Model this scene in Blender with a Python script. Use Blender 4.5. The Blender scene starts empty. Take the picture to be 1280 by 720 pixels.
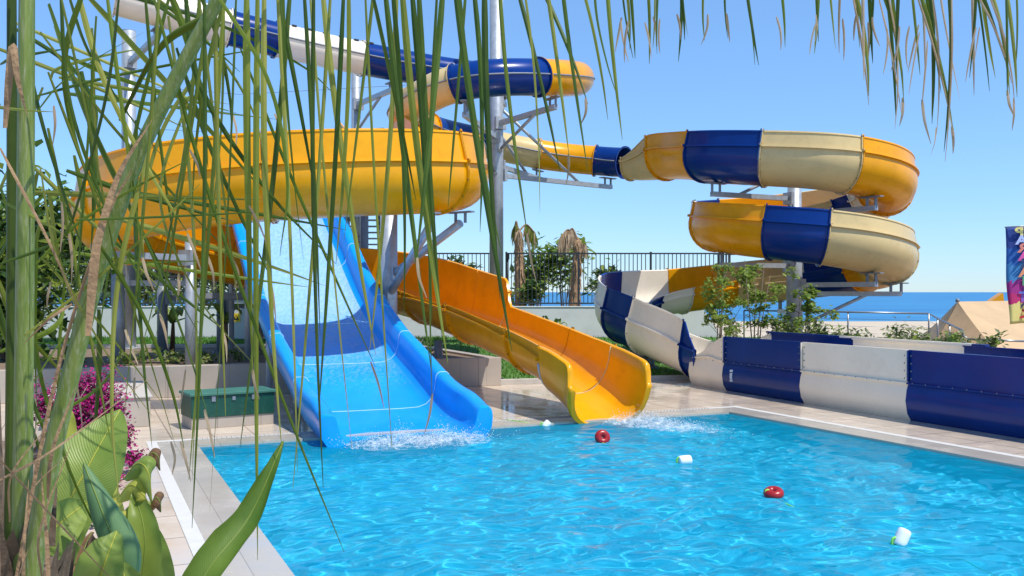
import bpy, bmesh, math, random
import numpy as np
from mathutils import Vector, Matrix
R = math.radians
WATER_TR = .0
rnd = random.Random(7)
C = bpy.context.scene.collection
sc = bpy.context.scene

# ------------------------------------------------------------------ camera, sky, sun, exposure
F = 1190.0                      # focal length in photo pixels (1280 wide)
CAMZ = 2.2
cam = bpy.data.cameras.new('camera')
cam.sensor_width = 36.0
cam.lens = 36.0 * F / 1280.0
cam.shift_y = 5.0 / 1280.0
cam.clip_start = 0.05
cam.clip_end = 60000
camo = bpy.data.objects.new('camera', cam)
camo.location = (0, 0, CAMZ)
camo.rotation_euler = (R(90), 0, 0)
C.objects.link(camo)
sc.camera = camo

SUN_EL = 62.0
LDX, LDY = -0.80, 0.60          # horizontal direction the light travels
w = bpy.data.worlds.new('World'); sc.world = w; w.use_nodes = True
nt = w.node_tree
bg = nt.nodes['Background']
sky = nt.nodes.new('ShaderNodeTexSky')
sky.sky_type = 'NISHITA'; sky.sun_disc = False
sky.sun_elevation = R(SUN_EL)
sky.sun_rotation = math.atan2(-LDX, -LDY)
sky.altitude = 0; sky.air_density = 1.0; sky.dust_density = 0.0; sky.ozone_density = 5.0
tint = nt.nodes.new('ShaderNodeMix'); tint.data_type = 'RGBA'; tint.blend_type = 'MULTIPLY'; tint.inputs[0].default_value = 1
geo = nt.nodes.new('ShaderNodeTexCoord'); sxyz = nt.nodes.new('ShaderNodeSeparateXYZ'); nt.links.new(geo.outputs['Generated'], sxyz.inputs[0])
srmp = nt.nodes.new('ShaderNodeValToRGB'); nt.links.new(sxyz.outputs['Z'], srmp.inputs[0])
srmp.color_ramp.elements[0].position = 0.0; srmp.color_ramp.elements[0].color = (.46, .60, .84, 1)
srmp.color_ramp.elements[1].position = .32; srmp.color_ramp.elements[1].color = (.80, .93, 1.0, 1)
nt.links.new(srmp.outputs[0], tint.inputs[7])
nt.links.new(sky.outputs[0], tint.inputs[6]); nt.links.new(tint.outputs[2], bg.inputs[0])
bg.inputs[1].default_value = 0.15
sl = bpy.data.lights.new('sun', 'SUN'); sl.energy = 3.7; sl.angle = R(0.5); sl.color = (1, .955, .88)
so = bpy.data.objects.new('sun', sl)
ld = Vector((LDX * math.cos(R(SUN_EL)), LDY * math.cos(R(SUN_EL)), -math.sin(R(SUN_EL))))
so.rotation_euler = ld.to_track_quat('-Z', 'Y').to_euler()
so.location = (10, -10, 30)
sl.cycles.is_caustics_light = True
C.objects.link(so)
sc.view_settings.view_transform = 'Standard'
sc.view_settings.look = 'None'
sc.view_settings.exposure = 0.45
sc.view_settings.gamma = 1
sc.cycles.transparent_max_bounces = 32

# ------------------------------------------------------------------ helpers
def P(u, v, Y):
    return Vector(((u - 640) / F * Y, Y, CAMZ - (v - 365) / F * Y))
def G(u, v, z=0.0):
    Y = F * (CAMZ - z) / (v - 365)
    return Vector(((u - 640) / F * Y, Y, z))
def wloc(o):
    l = Vector(o.location)
    while o.parent:
        o = o.parent; l = l + Vector(o.location)
    return l
def tag(o, label=None, cat=None, group=None, kind=None):
    if label: o['label'] = label
    if cat: o['category'] = cat
    if group: o['group'] = group
    if kind: o['kind'] = kind
    return o
def empty(name, loc, label=None, cat=None, group=None):
    o = bpy.data.objects.new(name, None); C.objects.link(o)
    o.location = loc; o.empty_display_size = .2
    return tag(o, label, cat, group)
def copy_tree(o, parent=None):
    c = o.copy(); C.objects.link(c)
    if parent: c.parent = parent
    for ch in list(o.children): copy_tree(ch, c)
    return c

class MB:
    def __init__(s): s.v = []; s.f = []; s.m = []; s.sm = []
    def quadgrid(s, rows, closed=False, mi=0, smooth=True, caps=False):
        """rows: list of rows of points (same length)"""
        b = len(s.v); n = len(rows[0])
        for r in rows: s.v.extend([tuple(p) for p in r])
        for i in range(len(rows) - 1):
            for j in range(n if closed else n - 1):
                k = (j + 1) % n
                s.f.append((b + i*n + j, b + i*n + k, b + (i+1)*n + k, b + (i+1)*n + j)); s.m.append(mi); s.sm.append(smooth)
        if caps:
            s.f.append(tuple(b + j for j in range(n))[::-1]); s.m.append(mi); s.sm.append(False)
            e = b + (len(rows)-1)*n
            s.f.append(tuple(e + j for j in range(n))); s.m.append(mi); s.sm.append(False)
    def poly(s, pts, mi=0):
        b = len(s.v); s.v.extend([tuple(p) for p in pts]); s.f.append(tuple(range(b, b+len(pts)))); s.m.append(mi); s.sm.append(False)
    def box(s, c, size, rz=0, mi=0, rot=None):
        hx, hy, hz = [k/2 for k in size]
        M = rot if rot is not None else Matrix.Rotation(rz, 3, 'Z')
        b = len(s.v); c = Vector(c)
        for x, y, z in ((-1,-1,-1),(1,-1,-1),(1,1,-1),(-1,1,-1),(-1,-1,1),(1,-1,1),(1,1,1),(-1,1,1)):
            s.v.append(tuple(c + M @ Vector((x*hx, y*hy, z*hz))))
        for q in ((0,3,2,1),(4,5,6,7),(0,1,5,4),(1,2,6,5),(2,3,7,6),(3,0,4,7)):
            s.f.append(tuple(b+k for k in q)); s.m.append(mi); s.sm.append(False)
    def beam(s, a, b_, w_, h_, mi=0):
        a = Vector(a); b_ = Vector(b_); d = (b_ - a); L = d.length; d.normalize()
        up = Vector((0,0,1)) if abs(d.z) < .98 else Vector((0,1,0))
        sx = d.cross(up).normalized(); u = sx.cross(d)
        M = Matrix((sx, d, u)).transposed()
        s.box((a+b_)/2, (w_, L, h_), rot=M, mi=mi)
    def tube(s, pts, r, n=10, mi=0, caps=True, smooth=True):
        pts = [Vector(p) for p in pts]
        rs = r if isinstance(r, (list, tuple)) else [r]*len(pts)
        rows = []; prev = None
        for i, p in enumerate(pts):
            t = (pts[min(i+1, len(pts)-1)] - pts[max(i-1, 0)]).normalized()
            if prev is None:
                ref = Vector((0,0,1)) if abs(t.z) < .9 else Vector((0,1,0))
                sx = t.cross(ref).normalized()
            else:
                sx = (prev - t * prev.dot(t)).normalized()
            prev = sx; u = t.cross(sx)
            rows.append([p + (sx*math.cos(k*2*math.pi/n) + u*math.sin(k*2*math.pi/n))*rs[i] for k in range(n)])
        s.quadgrid(rows, True, mi, smooth, caps)
    def cone(s, a, b_, r0, r1, n=14, mi=0): s.tube([a, b_], [r0, r1], n, mi)
    def ball(s, c, r, n=8, mi=0, sq=(1,1,1)):
        rows = []
        c = Vector(c)
        for i in range(n//2 + 1):
            th = math.pi * i / (n//2)
            rr = max(math.sin(th), 1e-3)
            rows.append([c + Vector((r*sq[0]*rr*math.cos(2*math.pi*k/n), r*sq[1]*rr*math.sin(2*math.pi*k/n), r*sq[2]*math.cos(th))) for k in range(n)])
        s.quadgrid(rows, True, mi)
    def build(s, name, mats, parent=None, sharp=None):
        off = wloc(parent) if parent else Vector((0,0,0))
        me = bpy.data.meshes.new(name)
        me.from_pydata([(x-off.x, y-off.y, z-off.z) for x, y, z in s.v], [], s.f)
        if not isinstance(mats, (list, tuple)): mats = [mats]
        for m in mats: me.materials.append(m)
        me.polygons.foreach_set('material_index', s.m)
        me.polygons.foreach_set('use_smooth', s.sm)
        me.update()
        bm = bmesh.new(); bm.from_mesh(me); bmesh.ops.recalc_face_normals(bm, faces=bm.faces); bm.to_mesh(me); bm.free()
        if sharp: me.set_sharp_from_angle(angle=R(sharp))
        o = bpy.data.objects.new(name, me); C.objects.link(o)
        if parent: o.parent = parent
        return o
def bevel(o, wd=.01, seg=2):
    m = o.modifiers.new('bevel', 'BEVEL'); m.width = wd; m.segments = seg; m.limit_method = 'ANGLE'; m.angle_limit = R(40)
    return o

def catmull(pts, per=12):
    pts = np.array(pts, float); n = len(pts); out = []
    ext = np.vstack([2*pts[0]-pts[1], pts, 2*pts[-1]-pts[-2]])
    par = []
    for i in range(n-1):
        p0, p1, p2, p3 = ext[i:i+4]
        for k in range(per):
            t = k/per
            out.append(.5*((2*p1)+(-p0+p2)*t+(2*p0-5*p1+4*p2-p3)*t*t+(-p0+3*p1-3*p2+p3)*t**3)); par.append(i+t)
    out.append(pts[-1]); par.append(n-1)
    return np.array(out), np.array(par)

# ------------------------------------------------------------------ materials
MATS = {}
def mat(name, col, rough=.5, var=.12, scale=4.0, bump=0.0, bscale=40.0, coat=0.0, metal=0.0, spec=.5, trans=0.0, col2=None, dirt=None, coords='Object', thr=None):
    m = bpy.data.materials.new(name); m.use_nodes = True
    n = m.node_tree.nodes; l = m.node_tree.links
    b = n['Principled BSDF']
    tc = n.new('ShaderNodeTexCoord')
    no = n.new('ShaderNodeTexNoise'); no.inputs['Scale'].default_value = scale; no.inputs['Detail'].default_value = 6; no.inputs['Roughness'].default_value = .62
    l.new(tc.outputs[coords], no.inputs['Vector'])
    cr = n.new('ShaderNodeValToRGB')
    c = Vector(col)
    lo = c*(1-var); hi = c*(1+var*.7)
    if col2: lo = Vector(col); hi = Vector(col2)
    cr.color_ramp.elements[0].position = (thr or (.3,.7))[0]; cr.color_ramp.elements[1].position = (thr or (.3,.7))[1]
    cr.color_ramp.elements[0].color = (*lo, 1); cr.color_ramp.elements[1].color = (*[min(k,1) for k in hi], 1)
    l.new(no.outputs['Fac'], cr.inputs[0])
    out = cr.outputs[0]
    if dirt:
        n2 = n.new('ShaderNodeTexNoise'); n2.inputs['Scale'].default_value = dirt[1]; n2.inputs['Detail'].default_value = 9; n2.inputs['Roughness'].default_value = .7
        l.new(tc.outputs[coords], n2.inputs['Vector'])
        r2 = n.new('ShaderNodeMapRange'); r2.inputs[1].default_value = .5; r2.inputs[2].default_value = .75; r2.inputs[4].default_value = dirt[2]
        l.new(n2.outputs['Fac'], r2.inputs[0])
        mx = n.new('ShaderNodeMix'); mx.data_type = 'RGBA'
        l.new(r2.outputs[0], mx.inputs[0]); l.new(out, mx.inputs[6]); mx.inputs[7].default_value = (*dirt[0], 1)
        out = mx.outputs[2]
    l.new(out, b.inputs['Base Color'])
    rr = n.new('ShaderNodeMapRange'); rr.inputs[3].default_value = max(rough*.8, .02); rr.inputs[4].default_value = min(rough*1.25, 1)
    l.new(no.outputs['Fac'], rr.inputs[0]); l.new(rr.outputs[0], b.inputs['Roughness'])
    b.inputs['Metallic'].default_value = metal
    b.inputs['Specular IOR Level'].default_value = spec
    b.inputs['Coat Weight'].default_value = coat; b.inputs['Coat Roughness'].default_value = .08
    if bump:
        nb = n.new('ShaderNodeTexNoise'); nb.inputs['Scale'].default_value = bscale; nb.inputs['Detail'].default_value = 4
        l.new(tc.outputs[coords], nb.inputs['Vector'])
        bp = n.new('ShaderNodeBump'); bp.inputs['Strength'].default_value = bump; bp.inputs['Distance'].default_value = .02
        l.new(nb.outputs['Fac'], bp.inputs['Height']); l.new(bp.outputs[0], b.inputs['Normal'])
    if trans:
        tr = n.new('ShaderNodeBsdfTranslucent'); l.new(out, tr.inputs[0])
        ms = n.new('ShaderNodeMixShader'); ms.inputs[0].default_value = trans
        l.new(b.outputs[0], ms.inputs[1]); l.new(tr.outputs[0], ms.inputs[2])
        l.new(ms.outputs[0], n['Material Output'].inputs[0])
    MATS[name] = m
    return m
def leafmat(name, a, b, trans=.35, rough=.4, scale=3.0):
    return mat(name, a, rough, col2=b, scale=scale, trans=trans, spec=.35)

GEL = dict(coat=.06, spec=.25, bump=.05, bscale=3.0)
M_yel = mat('yellow_gelcoat', (.82,.355,.004), .24, .10, 1.2, dirt=((.52,.20,.008), 3.5, .4), **GEL)
M_navy = mat('navy_gelcoat', (.002,.032,.20), .22, .15, 1.2, dirt=((.008,.04,.15), 6, .3), **GEL)
M_cream = mat('cream_gelcoat', (.66,.50,.235), .28, .07, 1.2, dirt=((.44,.32,.15), 3.5, .4), **GEL)
M_white = mat('white_gelcoat', (.93,.835,.675), .25, .06, 1.5, dirt=((.56,.48,.37), 3, .35), **GEL)
M_blue = mat('blue_gelcoat', (.003,.31,.82), .22, .12, 1.0, dirt=((.01,.33,.85), 4, .4), **GEL)
M_seam = mat('seam_sealant', (.42,.66,.88), .5)
M_steel = mat('galvanised_steel', (.42,.46,.50), .42, .16, 6, bump=.05, metal=.35, dirt=((.25,.25,.26), 8, .4))
M_steeld = mat('grey_painted_steel', (.20,.23,.27), .45, .15, 6, dirt=((.12,.12,.12), 7, .4))
M_stain = mat('stainless_steel', (.27,.28,.29), .3, .1, 8, metal=.6)
M_dark = mat('dark_bolt_metal', (.03,.03,.035), .5)
M_fence = mat('dark_fence_paint', (.035,.045,.055), .45, .2)
M_wall = mat('white_render', (.74,.75,.74), .8, .05, 1.5, bump=.15, bscale=30, dirt=((.5,.5,.48), 2.5, .35))
M_soil = mat('brown_soil', (.20,.14,.09), .95, .3, 3, bump=.6, bscale=12, dirt=((.33,.25,.17), 5, .7))
M_sand = mat('beach_sand', (.55,.45,.32), .95, .1, .3, bump=.2, bscale=3)
M_grass = mat('grass_ground', (.05,.13,.02), .9, scale=2.0, col2=(.10,.22,.035), bump=.5, bscale=30)
M_blade = leafmat('grass_blade', (.06,.17,.02), (.16,.32,.05), .3)
M_foam = mat('water_foam', (.82,.88,.92), .6, .06, 20, bump=.4, bscale=60, trans=.3)
M_greenbox = mat('dark_green_paint', (.006,.065,.042), .42, .18, 3, dirt=((.05,.16,.11), 10, .4))
M_greenlid = mat('paler_green_lid', (.045,.17,.12), .5, .2, 3)  # lid green, paler than the green of the box
M_tan = mat('tan_canvas', (.54,.37,.20), .85, .12, 1.2, bump=.8, bscale=2.2)
M_red = mat('red_plastic', (.36,.012,.012), .3, .2, 6)
M_flwhite = mat('white_plastic', (.82,.84,.83), .35, .05, 6)
M_rope = mat('lime_rope', (.28,.75,.10), .6, .2, 20)
M_trunk = mat('palm_bark', (.16,.11,.07), .95, .35, 6, bump=.8, bscale=14)
M_twig = mat('sapling_bark', (.20,.15,.11), .9, .3, 8)
M_petiole = mat('palm_petiole', (.10,.17,.02), .45, scale=6.0, col2=(.22,.28,.06), dirt=((.42,.42,.30), 16, .8))
n = M_petiole.node_tree.nodes; l = M_petiole.node_tree.links
for nd in [q for q in n if q.type == 'TEX_NOISE']:
    mp = n.new('ShaderNodeMapping'); mp.inputs['Scale'].default_value = (9,9,.7)
    l.new([q for q in n if q.type == 'TEX_COORD'][0].outputs['Object'], mp.inputs[0]); l.new(mp.outputs[0], nd.inputs['Vector'])
M_fiber = mat('dry_palm_fibre', (.40,.25,.13), .9, .35, 8, bump=.5, bscale=40, trans=.15)
M_blade1 = leafmat('palm_blade_green', (.075,.13,.010), (.22,.29,.03), .5, scale=2.0)
M_blade2 = leafmat('palm_blade_olive', (.14,.17,.015), (.34,.38,.06), .5, scale=2.0)
M_blade3 = leafmat('palm_blade_dark', (.035,.07,.010), (.12,.18,.03), .4, scale=2.0)
M_dry = leafmat('palm_blade_dry', (.38,.25,.13), (.62,.48,.32), .3, scale=6)
M_banana = leafmat('broad_leaf_green', (.15,.25,.035), (.36,.45,.11), .4, .35, 2.5)
M_bananay = leafmat('broad_leaf_yellow', (.45,.48,.05), (.70,.66,.15), .45, .4, 4)
M_bananad = leafmat('broad_leaf_bluegreen', (.10,.22,.09), (.20,.33,.15), .3, .4, 3)
M_brownleaf = leafmat('dead_leaf', (.10,.05,.025), (.28,.16,.08), .2, .7, 5)
M_pink = leafmat('magenta_bract', (.36,.006,.13), (.58,.025,.26), .25, .6, 20)
M_pinkd = leafmat('dusky_bract', (.22,.02,.09), (.40,.05,.20), .3, .6, 20)
M_leaf1 = leafmat('leaf_mid', (.035,.09,.015), (.10,.19,.035), .35)
M_leaf2 = leafmat('leaf_light', (.18,.27,.035), (.36,.44,.09), .45)
M_leaf3 = leafmat('leaf_dark', (.018,.05,.012), (.05,.10,.022), .25)
M_leaf5 = leafmat('leaf_fresh', (.10,.19,.035), (.22,.33,.07), .45)
M_leaf4 = leafmat('leaf_dusty', (.12,.14,.06), (.22,.24,.11), .3)
def veins(m, freq=58.0, amt=.12):
    n = m.node_tree.nodes; l = m.node_tree.links; b = n['Principled BSDF']
    tc = n.new('ShaderNodeTexCoord'); sx = n.new('ShaderNodeSeparateXYZ'); l.new(tc.outputs['UV'], sx.inputs[0])
    ab = n.new('ShaderNodeMath'); ab.operation = 'SUBTRACT'; ab.inputs[1].default_value = .5; l.new(sx.outputs['Y'], ab.inputs[0])
    a2 = n.new('ShaderNodeMath'); a2.operation = 'ABSOLUTE'; l.new(ab.outputs[0], a2.inputs[0])
    ml = n.new('ShaderNodeMath'); ml.operation = 'MULTIPLY_ADD'; ml.inputs[1].default_value = -.35; l.new(a2.outputs[0], ml.inputs[0]); l.new(sx.outputs['X'], ml.inputs[2])
    no = n.new('ShaderNodeTexNoise'); no.inputs['Scale'].default_value = 6; no.inputs['Detail'].default_value = 6; l.new(tc.outputs['UV'], no.inputs['Vector'])
    m3 = n.new('ShaderNodeMath'); m3.operation = 'MULTIPLY_ADD'; m3.inputs[1].default_value = .012; l.new(no.outputs['Fac'], m3.inputs[0]); l.new(ml.outputs[0], m3.inputs[2])
    fq = n.new('ShaderNodeMath'); fq.operation = 'MULTIPLY'; fq.inputs[1].default_value = freq*6.283; l.new(m3.outputs[0], fq.inputs[0])
    sn = n.new('ShaderNodeMath'); sn.operation = 'SINE'; l.new(fq.outputs[0], sn.inputs[0])
    mr = n.new('ShaderNodeMapRange'); mr.inputs[1].default_value = -1; mr.inputs[2].default_value = 1; mr.inputs[3].default_value = 1-amt; mr.inputs[4].default_value = 1.08; l.new(sn.outputs[0], mr.inputs[0])
    src = b.inputs['Base Color'].links[0].from_socket
    mx = n.new('ShaderNodeMix'); mx.data_type = 'RGBA'; mx.blend_type = 'MULTIPLY'; mx.inputs[0].default_value = 1
    l.new(src, mx.inputs[6]); l.new(mr.outputs[0], mx.inputs[7])
    for lk in list(src.links):
        if lk.to_node != mx: l.new(mx.outputs[2], lk.to_socket)
    bp = n.new('ShaderNodeBump'); bp.inputs['Strength'].default_value = .2; bp.inputs['Distance'].default_value = .003; l.new(sn.outputs[0], bp.inputs['Height']); l.new(bp.outputs[0], b.inputs['Normal'])
    b.inputs['Specular IOR Level'].default_value = .25
M_bananag = leafmat('broad_leaf_deep', (.06,.14,.02), (.19,.28,.045), .4, .42, 3)
for m_ in (M_banana, M_bananay, M_bananad, M_bananag): veins(m_)
M_black = mat('black_plastic', (.012,.012,.014), .45)
M_cab = mat('grey_cabinet', (.55,.57,.57), .6, .05)
M_sign = mat('warning_yellow', (.85,.58,.02), .5, .05)
M_kerb = mat('kerb_concrete', (.50,.46,.40), .85, .12, 4, bump=.2)

def tilemat(name, c1, c2, mortar, sx, sy, rz=0.0, rough=.35, msize=.006, wet=.0, bump=.3):
    m = bpy.data.materials.new(name); m.use_nodes = True
    n = m.node_tree.nodes; l = m.node_tree.links; b = n['Principled BSDF']
    tc = n.new('ShaderNodeTexCoord'); mp = n.new('ShaderNodeMapping'); mp.inputs['Rotation'].default_value = (0, 0, rz)
    l.new(tc.outputs['Object'], mp.inputs[0])
    br = n.new('ShaderNodeTexBrick'); br.offset = 0.0
    br.inputs['Scale'].default_value = 1; br.inputs['Brick Width'].default_value = sx; br.inputs['Row Height'].default_value = sy
    br.inputs['Mortar Size'].default_value = msize; br.inputs['Mortar Smooth'].default_value = .1
    br.inputs['Color1'].default_value = (*c1, 1); br.inputs['Color2'].default_value = (*c2, 1); br.inputs['Mortar'].default_value = (*mortar, 1)
    l.new(mp.outputs[0], br.inputs['Vector'])
    no = n.new('ShaderNodeTexNoise'); no.inputs['Scale'].default_value = 1.3; no.inputs['Detail'].default_value = 9; no.inputs['Roughness'].default_value = .68
    l.new(tc.outputs['Object'], no.inputs['Vector'])
    mr = n.new('ShaderNodeMapRange'); mr.inputs[1].default_value = .3; mr.inputs[2].default_value = .7; mr.inputs[3].default_value = .88; mr.inputs[4].default_value = 1.06
    l.new(no.outputs['Fac'], mr.inputs[0])
    mx = n.new('ShaderNodeMix'); mx.data_type = 'RGBA'; mx.blend_type = 'MULTIPLY'; mx.inputs[0].default_value = 1
    l.new(br.outputs['Color'], mx.inputs[6]); l.new(mr.outputs[0], mx.inputs[7])
    l.new(mx.outputs[2], b.inputs['Base Color'])
    r2 = n.new('ShaderNodeMapRange'); r2.inputs[1].default_value = .46; r2.inputs[2].default_value = .72; r2.inputs[3].default_value = max(.06, rough-wet); r2.inputs[4].default_value = rough
    l.new(no.outputs['Fac'], r2.inputs[0]); l.new(r2.outputs[0], b.inputs['Roughness'])
    bp = n.new('ShaderNodeBump'); bp.inputs['Strength'].default_value = bump; bp.inputs['Distance'].default_value = .004; bp.invert = True
    l.new(br.outputs['Fac'], bp.inputs['Height']); l.new(bp.outputs[0], b.inputs['Normal'])
    return m
AX = math.atan2(.41, .912)
M_deck = tilemat('beige_deck_tile', (.68,.565,.44), (.63,.52,.40), (.30,.24,.18), .6, .9, -AX, .38, .011, wet=.31)
M_cope = tilemat('pebble_coping', (.50,.45,.37), (.46,.415,.34), (.30,.27,.22), .30, 30.0, -AX, .38, .004, wet=.2)
M_strip = mat('white_grating', (.64,.62,.57), .5, .05, 6)
M_pool = tilemat('blue_pool_mosaic', (.07,.62,.82), (.05,.56,.78), (.18,.68,.82), .05, .05, -AX, .4, .004, bump=.1)
M_pooledge = tilemat('dark_blue_pool_tile', (.008,.06,.26), (.012,.09,.32), (.05,.12,.28), .05, .05, -AX, .3, .003, bump=.1)
M_walltile = tilemat('beige_wall_tile', (.45,.39,.32), (.42,.36,.295), (.30,.26,.21), .6, .6, 0, .5, .005)

# ------------------------------------------------------------------ pool frame
A = Vector((-.41, .912, 0)).normalized()      # away from the camera along the pool
B = Vector((A.y, -A.x, 0))                    # to the right along the back edge
O0 = Vector((-4.5, 13.64, 0))
def L(p, q, z=0.0):
    v = O0 + B*p - A*q
    return Vector((v.x, v.y, z))
PW, PL = 9.3, 14.0
def ringmesh(mb, i, o, z, mi=0, zo=None):
    """i, o = (p0,p1,q0,q1) inner and outer rectangles in pool axes"""
    zo = z if zo is None else zo
    I = [L(i[0],i[2],z), L(i[1],i[2],z), L(i[1],i[3],z), L(i[0],i[3],z)]
    Oo = [L(o[0],o[2],zo), L(o[1],o[2],zo), L(o[1],o[3],zo), L(o[0],o[3],zo)]
    for k in range(4):
        j = (k+1) % 4
        mb.poly([I[k], I[j], Oo[j], Oo[k]], mi)
def grow(d): return (-d, PW+d, -d, PL+d)

# ------------------------------------------------------------------ setting: ground, deck, sea
mb = MB()
I = [L(-.3,-.3,-.3), L(PW+.3,-.3,-.3), L(PW+.3,PL+.3,-.3), L(-.3,PL+.3,-.3)]
Oo = [Vector((-400,78,-.3)), Vector((400,84,-.3)), Vector((400,-120,-.3)), Vector((-400,-120,-.3))]
for k in range(4):
    j = (k+1) % 4
    mb.poly([I[k], I[j], Oo[j], Oo[k]])
mb.poly([Oo[0], Oo[1], Oo[1]+Vector((0,25,-5)), Oo[0]+Vector((0,25,-5))])
tag(mb.build('beach_ground', M_sand), kind='structure')

mb = MB()
S = 30000
mb.poly([(-S,60,-4.0),(S,60,-4.0),(S,S,-4.0),(-S,S,-4.0)])
msea = bpy.data.materials.new('sea_water'); msea.use_nodes = True
n = msea.node_tree.nodes; l = msea.node_tree.links; b = n['Principled BSDF']
tc = n.new('ShaderNodeTexCoord'); mp = n.new('ShaderNodeMapping'); mp.inputs['Scale'].default_value = (.012,.06,1)
l.new(tc.outputs['Object'], mp.inputs[0])
no = n.new('ShaderNodeTexNoise'); no.inputs['Scale'].default_value = 1.0; no.inputs['Detail'].default_value = 8; no.inputs['Roughness'].default_value = .6
l.new(mp.outputs[0], no.inputs['Vector'])
cr = n.new('ShaderNodeValToRGB'); cr.color_ramp.elements[0].position = .40; cr.color_ramp.elements[1].position = .62
cr.color_ramp.elements[0].color = (.02,.15,.34,1); cr.color_ramp.elements[1].color = (.05,.25,.46,1)
l.new(no.outputs['Fac'], cr.inputs[0]); l.new(cr.outputs[0], b.inputs['Base Color'])
b.inputs['Roughness'].default_value = .4; b.inputs['Specular IOR Level'].default_value = .12
mp2 = n.new('ShaderNodeMapping'); mp2.inputs['Scale'].default_value = (.15,.5,1); l.new(tc.outputs['Object'], mp2.inputs[0])
no2 = n.new('ShaderNodeTexNoise'); no2.inputs['Scale'].default_value = 1.0; no2.inputs['Detail'].default_value = 5; l.new(mp2.outputs[0], no2.inputs['Vector'])
bp = n.new('ShaderNodeBump'); bp.inputs['Strength'].default_value = .6; bp.inputs['Distance'].default_value = .4
l.new(no2.outputs['Fac'], bp.inputs['Height']); l.new(bp.outputs[0], b.inputs['Normal'])
tag(mb.build('sea', msea), kind='structure')

# deck: tile sheet with the pool cut out, coping and white strip
def rect_ring(mb, i, o, z, mi=0): ringmesh(mb, i, o, z, mi)
mb = MB(); rect_ring(mb, grow(.66), (-7.0, 16.0, -12.0, 40.0), 0.0)
tag(mb.build('pool_deck', M_deck), kind='structure')
mb = MB(); rect_ring(mb, grow(0.0), grow(.52), 0.004)
# inner lip down to the basin
Q = [L(0,0,.004), L(PW,0,.004), L(PW,PL,.004), L(0,PL,.004)]
for k in range(4):
    j = (k+1) % 4
    mb.poly([Q[k], Q[j], Q[j]-Vector((0,0,.034)), Q[k]-Vector((0,0,.034))])
tag(mb.build('pool_coping', M_cope), kind='structure')
mb = MB(); rect_ring(mb, grow(.52), grow(.66), 0.006)
for k in range(int(PW/.035)):          # slots of the grating along the back edge
    for q in (-.555, -.59, -.625):
        if (k + int(q*1000)) % 2: continue
        mb.box(L(k*.035+.02, q, .007), (.022, .016, .003), AX, 1)
tag(mb.build('drain_grating', [M_strip, M_dark]), kind='structure')

# pool basin
mb = MB()
D = -1.2
Z0 = -.03
def band(z0, z1, mi):
    Qa = [L(0,0,z0), L(PW,0,z0), L(PW,PL,z0), L(0,PL,z0)]
    for k in range(4):
        j = (k+1) % 4
        mb.poly([Qa[k], Qa[j], Qa[j]+Vector((0,0,z1-z0)), Qa[k]+Vector((0,0,z1-z0))], mi)
band(Z0, -.8, 1); band(-.8, D, 0)
mb.poly([L(0,0,D), L(PW,0,D), L(PW,PL,D), L(0,PL,D)], 0)
tag(mb.build('pool_basin', [M_pool, M_pooledge]), kind='structure')

# water: real ripples in the mesh, refracting surface
M_water = bpy.data.materials.new('pool_water'); M_water.use_nodes = True
n = M_water.node_tree.nodes; l = M_water.node_tree.links
n.remove(n['Principled BSDF'])
rf = n.new('ShaderNodeBsdfRefraction'); rf.inputs['IOR'].default_value = 1.33; rf.inputs['Roughness'].default_value = 0.0; rf.inputs['Color'].default_value = (.72,.95,1.0,1)
gl = n.new('ShaderNodeBsdfGlossy'); gl.inputs['Roughness'].default_value = .03
fr0 = n.new('ShaderNodeFresnel'); fr0.inputs[0].default_value = 1.33
fr = n.new('ShaderNodeMath'); fr.operation = 'MULTIPLY'; fr.inputs[1].default_value = .55; l.new(fr0.outputs[0], fr.inputs[0])
tr = n.new('ShaderNodeBsdfTransparent'); tr.inputs[0].default_value = (.72,.95,1,1)
m0 = n.new('ShaderNodeMixShader'); m0.inputs[0].default_value = WATER_TR
l.new(rf.outputs[0], m0.inputs[1]); l.new(tr.outputs[0], m0.inputs[2])
df = n.new('ShaderNodeBsdfDiffuse'); df.inputs[0].default_value = (.005,.50,.72,1)
m1 = n.new('ShaderNodeMixShader'); m1.inputs[0].default_value = .34; l.new(m0.outputs[0], m1.inputs[1]); l.new(df.outputs[0], m1.inputs[2])
m2 = n.new('ShaderNodeMixShader'); l.new(fr.outputs[0], m2.inputs[0]); l.new(m1.outputs[0], m2.inputs[1]); l.new(gl.outputs[0], m2.inputs[2])
l.new(m2.outputs[0], n['Material Output'].inputs[0])
nr = np.random.RandomState(3)
NP, NQ = 340, 460
pp = np.linspace(.002, PW-.002, NP); qq = np.linspace(.002, 12.0, NQ)
PPg, QQg = np.meshgrid(pp, qq)
Z = np.zeros_like(PPg)
wx = PPg + .10*np.sin(QQg*1.9+1) + .06*np.sin(QQg*4.1+PPg*1.3); wy = QQg + .12*np.sin(PPg*1.7) + .05*np.sin(PPg*4.7+QQg*2.1)
for _ in range(60):
    lam = .16*(.95/.16)**nr.rand()
    ang = nr.normal(1.15, .75); ph = nr.uniform(0, 6.28); k = 6.283/lam
    env = .6 + .4*np.sin(PPg*nr.uniform(.3,.9)+QQg*nr.uniform(.3,.9)+nr.uniform(0,6.28))
    Z += env*lam*.0046*np.sin(k*(wx*np.cos(ang)+wy*np.sin(ang))+ph)
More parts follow.
